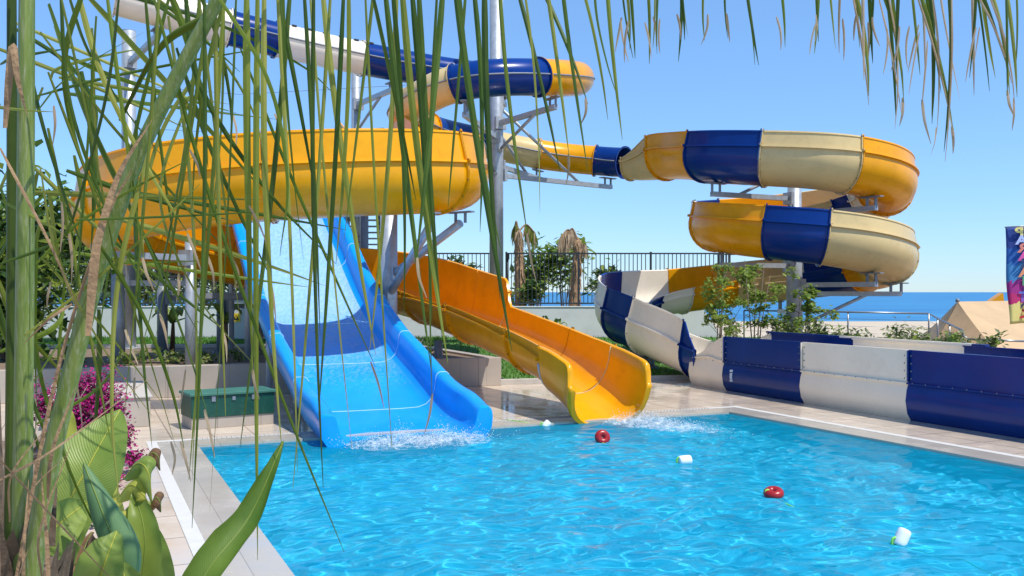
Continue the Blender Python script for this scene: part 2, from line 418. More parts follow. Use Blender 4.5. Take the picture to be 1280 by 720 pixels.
# rings pushed out by the two slides
for cp_, cq_, am in ((3.2,.5,.012),(6.5,.4,.012)):
    d = np.sqrt((PPg-cp_)**2+(QQg-cq_)**2); Z += am*np.exp(-d*.7)*np.sin(d*13)
ed = np.clip(np.minimum(np.minimum(PPg/.12, (PW-PPg)/.12), QQg/.12), 0, 1)
Z = -.03 + Z*ed
X_ = O0.x + B.x*PPg - A.x*QQg; Y_ = O0.y + B.y*PPg - A.y*QQg
co = np.stack([X_, Y_, Z], -1).reshape(-1, 3)
idx = np.arange(NP*NQ).reshape(NQ, NP)
fc = np.stack([idx[:-1,:-1], idx[1:,:-1], idx[1:,1:], idx[:-1,1:]], -1).reshape(-1, 4)
me = bpy.data.meshes.new('pool_water'); me.from_pydata(co.tolist(), [], fc.tolist())
me.polygons.foreach_set('use_smooth', [True]*len(me.polygons)); me.materials.append(M_water); me.update()
wo_ = bpy.data.objects.new('pool_water', me); C.objects.link(wo_); tag(wo_, kind='structure')
wo_.cycles.is_caustics_caster = True
bpy.data.objects['pool_basin'].cycles.is_caustics_receiver = True

# terraces: retaining wall, upper grass, soil
W0 = Vector((-13, 17.6, 0)); W1 = Vector((-.25, 22.4, 0))
dW = (W1-W0).normalized(); nW = Vector((-dW.y, dW.x, 0))
mb = MB(); zt = .66
a, b_ = W0, W1
mb.beam(a + nW*.12 + Vector((0,0,zt/2)), b_ + nW*.12 + Vector((0,0,zt/2)), .24, zt)
e0 = W1 - dW*.12 + nW*.245; e1 = e0 + A*7.0
mb.beam(e0 + Vector((0,0,zt/2-.003)), e1 + Vector((0,0,zt/2-.003)), .24, zt-.006)
tag(bevel(mb.build('retaining_wall', M_walltile), .012), 'low beige tiled retaining wall behind the blue and yellow slide ends', 'wall')
mb = MB()
tl = [W0 + nW*.2, W1 + nW*.2 - dW*.2, e1, Vector((e1.x, 33.35, 0)), Vector((-40, 33.35, 0)), Vector((-40, 17.6, 0))]
mb.poly([Vector((p.x, p.y, .60)) for p in tl])
tag(mb.build('planting_soil', M_soil), kind='structure')
GZ = .615
def gz(x, y):     # height of the lawns
    return GZ
mb = MB()
ga = [Vector((-40, 25.6)), Vector((-3, 27.6)), Vector((e1.x-.05, 28.5)), Vector((e1.x-.05, 33.3)), Vector((-40, 33.3))]
mb.poly([Vector((p.x, p.y, .612)) for p in ga])
tag(mb.build('terrace_lawn', M_grass), kind='structure')
mb = MB(); mb.beam((-40, 25.5, .66), (-3, 27.5, .66), .14, .1)
tag(mb.build('lawn_kerb', M_kerb), kind='structure')
K0 = W1 + Vector((.12, .3, 0)); K1 = Vector((4.35, 23.9, 0))
mb = MB()
mb.quadgrid([[Vector((K0.x, K0.y, .11)), Vector((K1.x, K1.y, .11))],
             [Vector((-1.6, 27.5, .3)), Vector((7, 27.5, .3))],
             [Vector((e1.x+.1, 33.35, .62)), Vector((12, 33.35, .62))]], smooth=False)
tag(mb.build('slope_lawn', M_grass), kind='structure')
mb = MB(); mb.beam(K0 + Vector((-.2,-.08,.06)), K1 + Vector((.1,-.06,.06)), .14, .13)
tag(bevel(mb.build('slope_kerb', M_kerb), .01), kind='structure')
mb = MB()
mb.poly([(4.6,23.9,.05),(6.1,23.2,.05),(9.5,15.5,.05),(40,10,.05),(40,46,.02),(9,46,.02),(7.2,33.4,.05)])
tag(mb.build('garden_soil', M_soil), kind='structure')
# grass blades
def blades(name, regionfn, n_, h, label):
    mb = MB(); r = random.Random(11)
    for _ in range(n_):
        x, y, z = regionfn(r)
        a = r.uniform(0, 6.28); hh = h*r.uniform(.5, 1.3); wd = .018*r.uniform(.7,1.5)
        dx, dy = math.cos(a)*wd, math.sin(a)*wd
        lx, ly = r.uniform(-.5,.5)*hh, r.uniform(-.5,.5)*hh
        mb.poly([(x-dx,y-dy,z),(x+dx,y+dy,z),(x+lx,y+ly,z+hh)])
    return tag(mb.build(name, M_blade), label, 'grass', kind='stuff')
def reg1(r):
    y = r.uniform(25.7, 33.2); x = r.uniform(-15, -2.2)
    return x, max(y, 25.7 + (x+40)/37*2), .61
def reg2(r):
    t = r.random(); s = r.random()
    y0 = K0.y*(1-s) + K1.y*s; x0 = K0.x*(1-s) + K1.x*s
    x1 = e1.x+.2 + s*12; y = y0 + (33.2-y0)*t; x = x0 + (x1-x0)*t
    zz = .11 + (.3-.11)*min(1,(y-y0)/(27.5-y0)) if y < 27.5 else .3 + .32*(y-27.5)/5.85
    return x, y, zz - .01
blades('terrace_grass', reg1, 9000, .09, 'short green lawn between the white wall and the planting bed')
blades('slope_grass', reg2, 9000, .10, 'green lawn sloping up beside the yellow slide')

# white boundary wall + fence
WY = 33.5
def wallbox(name, x0, x1, z0, z1, label):
    mb = MB(); mb.box(((x0+x1)/2, WY+.12, (z0+z1)/2), (x1-x0, .24, z1-z0))
    mb.box(((x0+x1)/2, WY+.12, z1+.02), (x1-x0+.04, .28, .04))
    return tag(bevel(mb.build(name, M_wall), .01), label, 'wall')
wallbox('boundary_wall', -40, 6.0, .2, 1.66, 'long white rendered wall carrying the dark fence')
mb = MB()
mb.poly([(6.003,WY,.2),(7.6,WY,.2),(7.2,WY,.9),(6.7,WY,1.66),(6.003,WY,1.66)])
mb.poly([(6.003,WY+.24,.2),(7.6,WY+.24,.2),(7.2,WY+.24,.9),(6.7,WY+.24,1.66),(6.003,WY+.24,1.66)])
mb.poly([(6.7,WY,1.66),(7.2,WY,.9),(7.2,WY+.24,.9),(6.7,WY+.24,1.66)]); mb.poly([(7.2,WY,.9),(7.6,WY,.2),(7.6,WY+.24,.2),(7.2,WY+.24,.9)])
mb.poly([(6.003,WY,1.66),(6.7,WY,1.66),(6.7,WY+.24,1.66),(6.003,WY+.24,1.66)])
tag(mb.build('wall_end', M_wall), 'sloping white end piece of the boundary wall behind the striped trough', 'wall')

fz0, fz1 = 1.74, 3.58
def fence(x0, x1, bay, label):
    root = empty('metal_fence', (x0, WY+.12, fz0-.06), label, 'fence')
    nb = max(1, round((x1-x0)/bay)); bw = (x1-x0)/nb
    for k in range(nb+1):
        mb = MB(); x = x0 + k*bw
        mb.box((x, WY+.12, (fz0-.05+fz1+.04)/2), (.07,.07,fz1-fz0+.09)); mb.box((x, WY+.12, fz0-.045), (.16,.16,.015))
        mb.build('post', M_fence, root)
    for k in range(nb):
        mb = MB(); a = x0+k*bw+.037; c = x0+(k+1)*bw-.037
        for z in (fz0+.06, fz1-.02): mb.box(((a+c)/2, WY+.12, z), (c-a, .04, .05))
        m = int((c-a)/.145)
        for i in range(1, m):
            x = a + (c-a)*i/m
            mb.box((x, WY+.12, (fz0+fz1)/2+.02), (.028,.022,fz1-fz0-.13))
        mb.build('bar_panel', M_fence, root)
fence(-22, -.35, 2.4, 'dark metal bar fence on the white wall behind the slides on the left')
fence(-.2, 7.45, 2.55, 'dark metal bar fence on the white wall before the palms and sea')
mb = MB(); mb.box((7.3, WY+.06, 2.62), (.05,.05,2.0)); mb.box((7.55, WY+.06, 2.62), (.05,.05,2.0)); mb.box((7.42, WY+.06, 3.6), (.30,.06,.05))
tag(mb.build('gate_post', M_fence), 'black double gate post ending the dark fence beside the striped slide', 'post')
# dark pole on the wall with cables
mb = MB(); mb.tube([(-.15,33.3,.9),(-.15,33.3,3.5)], .035, 8); mb.box((-.15,33.3,3.45),(.12,.12,.22))
tag(mb.build('lamp_pole', M_black), 'thin black pole standing before the white wall by the palm', 'pole')

# ------------------------------------------------------------------ sweeps for the slides
class Path:
    def __init__(s, ctrl, per=14):
        arr, s.par = catmull(ctrl, per)
        s.p = arr[:, :3]; s.x = arr[:, 3:]     # extra columns: bank degrees, ...
        t = np.gradient(s.p, axis=0); s.t = t/np.linalg.norm(t, axis=1)[:, None]
        s.s = np.cross(s.t, (0,0,1)); s.s /= np.linalg.norm(s.s, axis=1)[:, None]
        s.u = np.cross(s.s, s.t)
        bk = np.radians(s.x[:, 0])
        S_ = s.s*np.cos(bk)[:,None] + s.u*np.sin(bk)[:,None]
        U_ = -s.s*np.sin(bk)[:,None] + s.u*np.cos(bk)[:,None]
        s.s, s.u = S_, U_
    def at(s, par):
        i = np.interp(par, s.par, np.arange(len(s.par)))
        f = lambda a: np.array([np.interp(i, np.arange(len(s.par)), a[:, k]) for k in range(a.shape[1])])
        return f(s.p), f(s.t), f(s.s), f(s.u), f(s.x)
    def pars(s, a, b):
        return [a] + [x for x in s.par if a+.02 < x < b-.02] + [b]

def open_profile(r, wl, wr, th=.035, lean=.10, flange=.065):
    """closed loop around an open flume: half-round bottom, side flange, upright wall (left wl, right wr), rolled rim. origin at the bottom"""
    inn = []; out = []
    N = 14
    for k in range(N+1):
        a = -math.pi/2 + math.pi*k/N
        inn.append((r*math.sin(a), r - r*math.cos(a)*1.0))
        out.append(((r+th)*math.sin(a), r - (r+th)*math.cos(a)))
    tl = (-(r+lean*wl), r+wl); trr = (r+lean*wr, r+wr)
    o = []
    # left rim from inside to outside
    loop = [tl] + inn + [trr]
    loop += [(trr[0]+flange*.8, trr[1]+.012), (trr[0]+flange*.85, trr[1]-.03), (trr[0]+th, trr[1]-.035)]
    loop += [(r+th+lean*.04, r+.045), (r+th+flange, r+.035), (r+th+flange, r-.012)]
    loop += out[::-1]
    loop += [(-(r+th+flange), r-.012), (-(r+th+flange), r+.035), (-(r+th+lean*.04), r+.045)]
    loop += [(tl[0]-th, tl[1]-.035), (tl[0]-flange*.85, tl[1]-.03), (tl[0]-flange*.8, tl[1]+.012)]
    return loop
def tube_profile(R_, cut=None):
    N = 28
    pr = [(R_*math.cos(2*math.pi*k/N), R_ + R_*math.sin(2*math.pi*k/N)) for k in range(N)]
    return pr
def sweep_section(path, a, b, proffn, material, parent, name='flume_section', joint=True, jointmat=None, seam=False, step=None):
    ps = path.pars(a+.004, b-.004)
    rows = []
    for x in ps:
        p, t, s_, u, ex = path.at(x)
        rows.append([p + s_*q[0] + u*q[1] for q in proffn(x)])
    mb = MB(); mb.quadgrid(rows, True, 0, True, False)
    # end rings closed by quads between loop halves are not needed: joint collars cover the ends
    sec = mb.build(name, material, parent, sharp=35)
    if joint:
        for e, sg in ((a+.004, 1), (b-.004, -1)):
            jb = MB()
            p, t, s_, u, ex = path.at(e)
            pr = proffn(e); c = np.array([0.0, np.mean([q[1] for q in pr])])
            def sc_(k, dt):
                out = []
                for q in pr:
                    d = np.array(q) - c; n_ = np.linalg.norm(d); d = d/n_*(n_ + k)
                    out.append(p + t*(dt) + s_*(c[0]+d[0]) + u*(c[1]+d[1]))
                return out
            yield_rows = [sc_(.002, 0), sc_(.055, 0), sc_(.055, sg*.022), sc_(.002, sg*.022)]
            # only the outer part of the loop gets a collar
            idx = joint_idx(len(pr))
            rws = [[r_[i] for i in idx] for r_ in yield_rows]
            jb.quadgrid(rws, len(idx) == len(pr), 0, False)
            for i in idx[::2]:
                d = np.array(pr[i]) - c; n_ = np.linalg.norm(d); d = d/n_*(n_+.03)
                pos = p + t*(sg*.03) + s_*(c[0]+d[0]) + u*(c[1]+d[1])
                jb.ball(pos, .014, 6, 1)
            jb.build('joint_flange', [jointmat or material, M_dark], sec)
    return sec
_JI = {}
def joint_idx(n):
    if n == 28: return list(range(28))
    return list(range(17, n))

# ---------- striped slide: tube, helix, run-out trough
def pb(u, v, Y, bank=0): 
    q = P(u, v, Y); return [q.x, q.y, q.z, bank]
RT = .46
def pc(u, v, Y): 
    q = P(u, v, Y); return [q.x, q.y, q.z - RT, 0]
tube_ctrl = [pc(140,-5,23.8), pc(290,36,25), pc(400,62,26.2), pc(500,82,27.4), pc(600,97,28.3), pc(692,101,28.0), pc(722,99,26.3), pc(686,97,24.4),
             pc(625,97,23.6), pc(578,103,23.6), pc(535,119,24.2), pc(506,143,25.8), pc(538,163,27.8), pc(600,178,29.4), pc(680,194,30.2), pc(745,201,30.2), pc(790,204,29.5)]
hc = (8.15, 27.0); hr = 2.55
def hp(deg, z, bank, r=hr):
    return [hc[0]+r*math.cos(R(deg)), hc[1]+r*math.sin(R(deg)), z, bank]
hel = []
tube_path = Path(tube_ctrl)
root_s = empty('striped_water_slide', (6.0, 22.0, 0), 'long striped slide in navy, cream and yellow, coiled around a grey column', 'water slide')
tb = [(0,.95,M_white),(.95,1.45,M_navy),(1.45,2.5,M_white),(2.5,4.2,M_navy),(4.2,5.0,M_cream),(5.0,7.2,M_yel),(7.2,9.1,M_navy),(9.1,10.6,M_cream),(10.6,11.9,M_yel),(11.9,13.0,M_navy),(13.0,13.85,M_cream),(13.85,14.95,M_yel),(14.95,15.75,M_navy)]
for a, b_, m in tb:
    sec = sweep_section(tube_path, a, b_, lambda x: tube_profile(RT), m, root_s, 'tube_section')
# slots on top of the white tube section
for k in range(6):
    mb = MB()
    x = 1.62 + k*.19
    p, t, s_, u, ex = tube_path.at(x)
    c = p + u*(RT*1.87) - s_*(-RT*.46)
    M3 = Matrix((Vector(s_), Vector(t), Vector(u))).transposed()
    mb.box(Vector(c), (.16, .12, .05), rot=M3)
    mb.build('skylight_slot', M_dark, root_s)
# seam lines along tubes
mb = MB()
for side in (-1, 1):
    pts = [tube_path.at(x)[0] + tube_path.at(x)[2]*side*(RT+.012) + tube_path.at(x)[3]*(RT+.0) for x in np.linspace(0, 15.7, 110)]
    mb.tube(pts, .022, 6)
mb.build('seam_flange', M_steeld, root_s)

helix_ctrl = [tube_ctrl[-2][:3]+[0], [P(800,222,29.0).x, 29.0, P(800,222,29.0).z-.05, 0], [P(845,223,27.5).x, 27.5, 5.50, 8], [P(895,228,25.7).x, 25.7, 5.2, 14],
              hp(-98,4.92,16), hp(-62,4.74,16), hp(-28,4.54,16), hp(5,4.36,16), hp(38,4.2,16), hp(72,4.02,16), hp(106,3.84,16), hp(140,3.66,16), hp(172,3.48,16), hp(204,3.3,16), hp(236,3.12,16),
              hp(268,2.95,16), hp(298,2.76,16), hp(330,2.55,16), hp(364,2.36,16), hp(398,2.2,15), hp(430,2.04,14), [7.6,29.75,1.9,13], [5.9,29.6,1.7,13], [4.15,28.85,1.48,15], [3.05,27.45,1.22,15], [2.93,25.85,.9,14], [3.55,24.5,.55,12], [4.30,23.5,.22,8], [4.80,22.75,.05,3]]
# bank: positive lifts the right-hand (outer) side of a left-turning path
hpath = Path(helix_ctrl)
def hprof(x):
    g = min(1, max(0, (x-.75)/.95))
    r = .46 + .25*g
    wo = .12 + .30*g; wi = .12 + .10*g
    if x > 22: wi = .22 - .08*min(1, (x-22)/3)
    if x > 22.5: wo = .42 + .18*min(1, (x-22.5)/1.2)
    if x > 27.4: wo = .60 - .55*min(1, (x-27.4)/.55)
    return open_profile(r, wi, wo)
hb = [(.75,1.65,M_cream),(1.65,2.7,M_yel),(2.7,3.48,M_navy),(3.48,4.48,M_cream),(4.48,6.6,M_yel),(6.6,7.2,M_white),(7.2,7.9,M_navy),(7.9,9.0,M_cream),(9.0,10.5,M_yel),(10.5,11.3,M_navy),(11.3,12.2,M_white),(12.2,13.95,M_yel),(13.95,14.9,M_navy),(14.9,17.3,M_cream),(17.3,18.5,M_yel),(18.5,20.0,M_navy),(20.0,21.45,M_cream),(21.45,22.4,M_yel),(22.4,23.3,M_white),(23.3,24.0,M_navy),(24.0,25.05,M_white),(25.05,25.75,M_navy),(25.75,27.35,M_white),(27.35,28.0,M_navy)]
for a, b_, m in hb:
    sweep_section(hpath, a, b_, hprof, m, root_s)
# straight run-out lane
LS = Vector((4.22,22.5,0)); LD = Vector((.38,-.925,0)).normalized(); LN = Vector((-LD.y, LD.x, 0))  # LN points away from the pool
if LN.x < 0: LN = -LN
def lane_piece(d0, d1, material, taper=False):
    rowsl = []
    W = 1.32
    N = 8
    for i in range(N+1):
        d = d0 + (d1-d0)*i/N
        h1 = 1.21
        f = min(1, max(0, (d - .1)/1.35)) if taper else 1
        f = f*f*(3-2*f)
        hh = .72 + (h1-.72)*f if taper else h1
        fold = .62 + (hh-.66-.02)*(1-f)*.6 if taper else .62
        pr = [(.06,.0),(-.02,.12),(-.06,.34),(-.035,.52),(.0,fold),(-.045,fold+.005),(-.045,fold+.03),(.0,fold+.035),(.0,hh),(.07,hh),(.07,hh-.03),(.035,hh-.04),(.035,fold),(.06,.45),(.2,.2),(.38,.10),
              (W-.38,.10),(W-.2,.2),(W-.06,.45),(W-.035,.6),(W-.035,hh+.02),(W-.07,hh+.025),(W-.07,hh+.05),(W,hh+.05),(W,.6),(W+.03,.3),(W-.06,.0)]
        base = LS + LD*d
        rowsl.append([base + LN*q[0] + Vector((0,0,q[1])) for q in pr])
    mb = MB(); mb.quadgrid(rowsl, True, 0, True, True)
    bb = MB()
    for e, sg in ((d0, 1), (d1, -1)):
        for z in (.72,.85,.98,1.11): mb.ball(LS + LD*(e+sg*.07) + LN*(-.004) + Vector((0,0,z)), .016, 6, 1)
        mb.beam(LS+LD*(e+sg*.012)-LN*.03+Vector((0,0,.67)), LS+LD*(e+sg*.012)-LN*.03+Vector((0,0,1.2)),   .02, .05, 0)
    nb = int((d1-d0)/.28)
    for k in range(nb): mb.ball(LS + LD*(d0+.14+k*.28) - LN*.046 + Vector((0,0,.648)), .012, 6, 1)
    return mb.build('lane_section', [material, M_steeld], root_s, sharp=30)
lane_piece(.0, 1.35, M_white, True)
dl = 1.355
lane_cols = [M_navy, M_white, M_navy, M_white, M_navy]
lane_len = [2.62, 2.75, 4.2, 3, 3]
for c, ln in zip(lane_cols, lane_len):
    lane_piece(dl, dl+ln-.005, c); dl += ln
# contrasting far-wall cap strips as in the photo
mb = MB()
for d0, d1, mi in ((1.2,3.6,1),(3.61,6.9,0),(6.91,7.2,1)):
    mb.beam(LS+LD*d0+LN*1.30+Vector((0,0,1.28)), LS+LD*d1+LN*1.30+Vector((0,0,1.28)), .1, .035, mi)
mb.build('rim_cap', [M_white, M_navy], root_s)
mb = MB()
for z, h in ((.47,.05),(.36,.13),(.26,.05)):
    mb.beam(LS+LD*(1.72)+LN*(-.066)+Vector((0,0,z-h/2)), LS+LD*(1.72)+LN*(-.066)+Vector((0,0,z+h/2)), .07, .012)
mb.build('white_sticker', M_flwhite, root_s)

# ---------- yellow flume
ctrl_y = [[-3.95,25.3,5.75,0],[-3.5,24.4,5.35,-3],[-2.9,23.3,4.8,-8],[-2.0,22.0,4.42,-13],[-1.05,20.3,4.02,-16],[-1.45,18.5,3.80,-16],[-3.0,17.4,3.64,-15],[-4.9,17.15,3.50,-14],[-6.7,17.5,3.32,-15],[-8.1,18.9,3.18,-16],[-8.75,20.6,2.98,-16],[-8.2,22.5,2.72,-15],[-6.9,24.0,2.40,-13],[-5.3,25.3,2.08,-12],[-3.75,25.7,1.82,-13],[-2.5,24.9,1.58,-10],[-1.72,23.4,1.36,-3],
          [-.95,21.85,1.12,0],[-.1,20.1,.86,0],[.8,18.25,.50,0],[1.21,17.22,.27,0],[1.57,16.36,-.06,0]]
ypath = Path(ctrl_y)
def yprof(x):
    r = .70; wl = .60; wr = .22
    if x > 13: wl = .60 + .10*min(1, x-13)
    if x > 15: wr = .22 - .14*min(1, (x-15)/1.0)
    if x > 17.05:                 # lower chute: shallow
        g = min(1, (x-17.05)/.2); wl = .70 + (.12-.70)*g; wr = .13
    if x > 17.05:
        k = min(1, (x-17.05)/2.0); r = .70 - .04*k
    if x > 19.5:
        pass
    if x > 18.0:
        k = min(1, (x-18.0)/1.75); wl = .12 + .12*k; wr = .13 + .11*k
    return open_profile(r, wl, wr)
root_y = empty('yellow_water_slide', (1.6, 16.4, 0), 'yellow open flume slide that loops left and ends in a chute at the pool', 'water slide')
for a, b_ in ((0,1.5),(1.5,3.2),(3.2,4.85),(4.85,6.7),(6.7,8.6),(8.6,10.3),(10.3,12.0),(12.0,13.9),(13.9,15.6),(15.6,17.15),(17.15,18.6),(18.6,19.75)):
    sweep_section(ypath, a, b_, yprof, M_yel, root_y)
# exit piece: walls rounded down at the mouth
def yexit(x):
    k = min(1, (x-19.75)/1.25)
    r = .66 + .04*k; h = .89 + .14*min(1, k/.75)
    h *= 1 - .30*max(0, (k-.82)/.18)**2.2
    pr = []; th = .03
    N = 16
    def half(rr, z0):
        pts = []
        for i in range(N+1):
            a = -math.pi/2 + math.pi*i/N
            sx = rr*math.copysign(abs(math.sin(a))**.75, math.sin(a)); z = (h + z0)*(1 - math.cos(a)**.8) - z0
            pts.append((sx, z))
        return pts
    inn = half(r, 0); out = half(r+.10, .05)
    loop = inn + [(r+.03, h+.025), (r+.075, h+.02)] + out[::-1] + [(-r-.075, h+.02), (-r-.03, h+.025)]
    return loop
ps = list(np.linspace(19.756, 21.0, 16)); rows = []
for x in ps:
    p, t, s_, u, ex = ypath.at(x); pr = yexit(x)
    rows.append([p + s_*q[0] + u*q[1] for q in pr])
# rounded lip
p, t, s_, u, ex = ypath.at(21.0)
for k, (d, sh, dz) in enumerate(((.035,.985,.0),(.06,.95,-.005),(.07,.90,-.01))):
    pr = yexit(21.0)
    rows.append([p + t*d + s_*q[0]*(1 - (.02*k)) + u*(q[1]*sh + dz*.5) for q in pr])
mb = MB(); mb.quadgrid(rows, True, 0, True, True)
mb.build('exit_section', M_yel, root_y, sharp=50)
# pale sealant seams + drop panel at the end of the high wall
def seam(path, x, prof, idx, parent, m=M_seam, r=.012):
    p, t, s_, u, ex = path.at(x); pr = prof(x)
    mb = MB(); mb.tube([p + s_*pr[i][0]*.995 + u*(pr[i][1]+.006) for i in idx], r, 5)
    return mb.build('sealant_seam', m, parent)
seam(ypath, 19.76, yexit, range(0, 17), root_y, M_cream)
seam(ypath, 17.15, yprof, range(1, 16), root_y, M_cream)
seam(ypath, 16.2, yprof, range(0, 17), root_y, M_yel, .008)

# ---------- blue wide slide
E0 = Vector((-1.60, 14.42, 0))
bt = [0, 1.05, 1.78, 3.0, 4.35, 6.5, 8.8, 11.5, 12.4, 14.0]
bz = [-.06, .05, .22, .60, 1.02, 1.98, 3.42, 5.05, 5.3, 5.32]
tt = np.linspace(0, 14, 200)
ctrlb = [[x, z] for x, z in zip(bt, bz)]
_arr, _ = catmull(ctrlb, 20)
def bedz(t): return float(np.interp(t, _arr[:,0], _arr[:,1]))
def bprof(t):
    h = .58
    if t < .7: h = .58 - .10*(1 - t/.7)**2
    w_ = 1.0
    half = [(0,0),(.45,.0),(.78,.01),(.93,.06),(1.03,.16),(1.08,.30),(1.11,h-.04),(1.14,h),(1.18,h+.02),(1.30,h+.02),(1.345,h-.02),(1.355,h-.08),(1.34,h-.26),(1.25,.05),(1.0,-.12),(0,-.12)]
    return half
root_b = empty('blue_water_slide', (E0.x, E0.y, 0), 'wide bright blue slide running straight down into the pool', 'water slide')
AB = Vector((-.412,.911,0)).normalized(); SB = Vector((AB.y, -AB.x, 0))
def bpt(t, s_, z): 
    q = E0 + AB*t + SB*s_
    return Vector((q.x, q.y, bedz(t) + z))
def bsection(t0, t1, lip=False):
    ts = list(np.linspace(t0, t1, max(6, int((t1-t0)/.12))))
    rows = []
    def loop(t, sh=1.0, dt=0.0, dz=0.0):
        h = bprof(t)
        full = [(-s_, z) for s_, z in h[::-1][:-1]] + h
        return [bpt(t, s_, z*sh + dz) + AB*dt for s_, z in full[:-1]]
    if lip:
        rows.append(loop(0, .80, -.16, -.02)); rows.append(loop(0, .92, -.15)); rows.append(loop(0, .98, -.10)); rows.append(loop(0, 1, -.03))
    for t in ts: rows.append(loop(t))
    mb = MB(); mb.quadgrid(rows, True, 0, True, True)
    return mb.build('slide_section', M_blue, root_b, sharp=50)
bs = [0, 1.75, 3.85, 5.6, 7.7, 9.8, 11.9, 14]
for i in range(len(bs)-1):
    bsection(bs[i]+(.003 if i else 0), bs[i+1]-.003, i == 0)
for x in bs[1:-1]:
    mb = MB(); h = bprof(x)
    full = [(-s_, z) for s_, z in h[:13][::-1]] + h[1:13]
    mb.tube([bpt(x, s_*.998, z+.004) for s_, z in full], .0075, 5)
    mb.build('sealant_seam', M_seam, root_b)
# thin water film on the bed; its paleness, rising upward, paints in sunlit sheen
mf = bpy.data.materials.new('water_film_painted_sheen'); mf.use_nodes = True
n = mf.node_tree.nodes; l = mf.node_tree.links; b = n['Principled BSDF']
b.inputs['Base Color'].default_value = (.62,.86,.95,1); b.inputs['Roughness'].default_value = .25
tc = n.new('ShaderNodeTexCoord'); mp = n.new('ShaderNodeMapping'); mp.inputs['Rotation'].default_value = (0,0,R(-26)); mp.inputs['Scale'].default_value = (11,5,5); l.new(tc.outputs['Object'], mp.inputs[0])
no = n.new('ShaderNodeTexNoise'); no.inputs['Scale'].default_value = 1.5; no.inputs['Detail'].default_value = 6; no.inputs['Roughness'].default_value = .58; l.new(mp.outputs[0], no.inputs['Vector'])
sx = n.new('ShaderNodeSeparateXYZ'); l.new(tc.outputs['Object'], sx.inputs[0])
m1 = n.new('ShaderNodeMapRange'); m1.inputs[1].default_value = .15; m1.inputs[2].default_value = 1.9; m1.inputs[3].default_value = -.12; m1.inputs[4].default_value = .48; l.new(sx.outputs['Z'], m1.inputs[0])
m2 = n.new('ShaderNodeMapRange'); m2.inputs[1].default_value = .42; m2.inputs[2].default_value = .66; m2.inputs[3].default_value = -.09; m2.inputs[4].default_value = .05; l.new(no.outputs['Fac'], m2.inputs[0])
ad = n.new('ShaderNodeMath'); ad.operation = 'ADD'; ad.use_clamp = True; l.new(m1.outputs[0], ad.inputs[0]); l.new(m2.outputs[0], ad.inputs[1])
l.new(ad.outputs[0], b.inputs['Alpha'])
bp = n.new('ShaderNodeBump'); bp.inputs['Strength'].default_value = .15; bp.inputs['Distance'].default_value = .01; l.new(no.outputs['Fac'], bp.inputs['Height']); l.new(bp.outputs[0], b.inputs['Normal'])
mb = MB()
mb.quadgrid([[bpt(t, s_, .005 + float(np.interp(abs(s_), (0,.45,.78,.93,1.03), (0,0,.01,.06,.16)))) for s_ in np.linspace(-.95, .95, 25)] for t in np.linspace(-.02, 12, 110)])
mb.build('water_sheen_film', mf, root_b)
# frame ribs under the blue slide
for t in (3.4, 6.2, 9.0, 11.6):
    mb = MB(); mb.beam(bpt(t,-1.1,-.18), bpt(t,1.1,-.18), .1, .1); fr_ = mb.build('support_beam', M_steel, root_b)
    for s_ in (-.95, .95):
        q = bpt(t, s_, -.14); mb = MB(); mb.tube([(q.x,q.y,0),(q.x,q.y,q.z)], .07, 10); mb.build('leg', M_steel, fr_)

# ------------------------------------------------------------------ steel support columns
def column(u, Y, z0, z1, r0, r1, label, arms=(), m=M_steel, hub=(), x=None):
    X = (u-640)/F*Y if x is None else x
    root = empty('support_column', (X, Y, z0), label, 'support column', 'steel columns carrying the slides')
    mb = MB(); mb.tube([(X,Y,z0),(X,Y,z1)], [r0, r1], 20)
    mb.tube([(X,Y,z1),(X,Y,z1+.02)], [r1*1.02, r1*.5], 20)
    mb.build('shaft', m, root)
    mb = MB(); mb.tube([(X,Y,z0),(X,Y,z0+.03)], r0*1.7, 20)
    for k in range(8): mb.tube([(X+r0*1.4*math.cos(k*.785),Y+r0*1.4*math.sin(k*.785),z0+.03),(X+r0*1.4*math.cos(k*.785),Y+r0*1.4*math.sin(k*.785),z0+.08)], .02, 6)
    mb.build('base_plate', m, root)
    for ar in arms:
        end = Vector(ar[0]); za = ar[1]; strut = ar[2]; style = ar[3] if len(ar) > 3 else 'box'
        d = Vector((end.x-X, end.y-Y, 0)); Ld = d.length; d.normalize()
        st = Vector((X,Y,za)) + d*(r1*.9)
        en = Vector((end.x, end.y, ar[4] if len(ar) > 4 else za))
        mb = MB()
        if style == 'box':
            mb.beam(st, en + d*.15, .13, .13)
            mb.box(Vector((X,Y,za)) + d*(r1+.03), (.1,.34,.34), math.atan2(d.y,d.x))
        else:
            k1 = st.lerp(en, .86) if False else en - d*.12
            mb.tube([st, st.lerp(en,.8), Vector((en.x,en.y,en.z))], .085, 10)
            mb.box(Vector((X,Y,st.z)) + d*(r0+.02), (.05,.2,.28), math.atan2(d.y,d.x))
        arm = mb.build('arm', m, root)
        # cradle under the flume
        cb = MB(); pz = end.z
        perp = Vector((-d.y, d.x, 0))
        for k in (-.22, .22):
            cb.beam(en + d*k*.6 + Vector((0,0,.0)), Vector((en.x,en.y,pz-.02)) + d*k*.6, .06, .06)
        cb.beam(Vector((en.x,en.y,pz-.03)) - d*.32, Vector((en.x,en.y,pz-.03)) + d*.32, .16, .03)
        cb.build('cradle', M_steeld, arm)
        if strut:
            sb = MB(); sb.tube([Vector((X,Y,za+strut)) + d*(r1*.95), st.lerp(en, .72)], .045, 8)
            sb.ball(Vector((X,Y,za+strut)) + d*r1, .09, 8)
            sb.build('strut', m, root)
    return root
def hpt(x, extra=0): 
    p, t, s_, u, ex = hpath.at(x); return (p[0], p[1], p[2]-.04+extra)
def tpt(x): 
    p, t, s_, u, ex = tube_path.at(x); return (p[0], p[1], p[2]-.03)
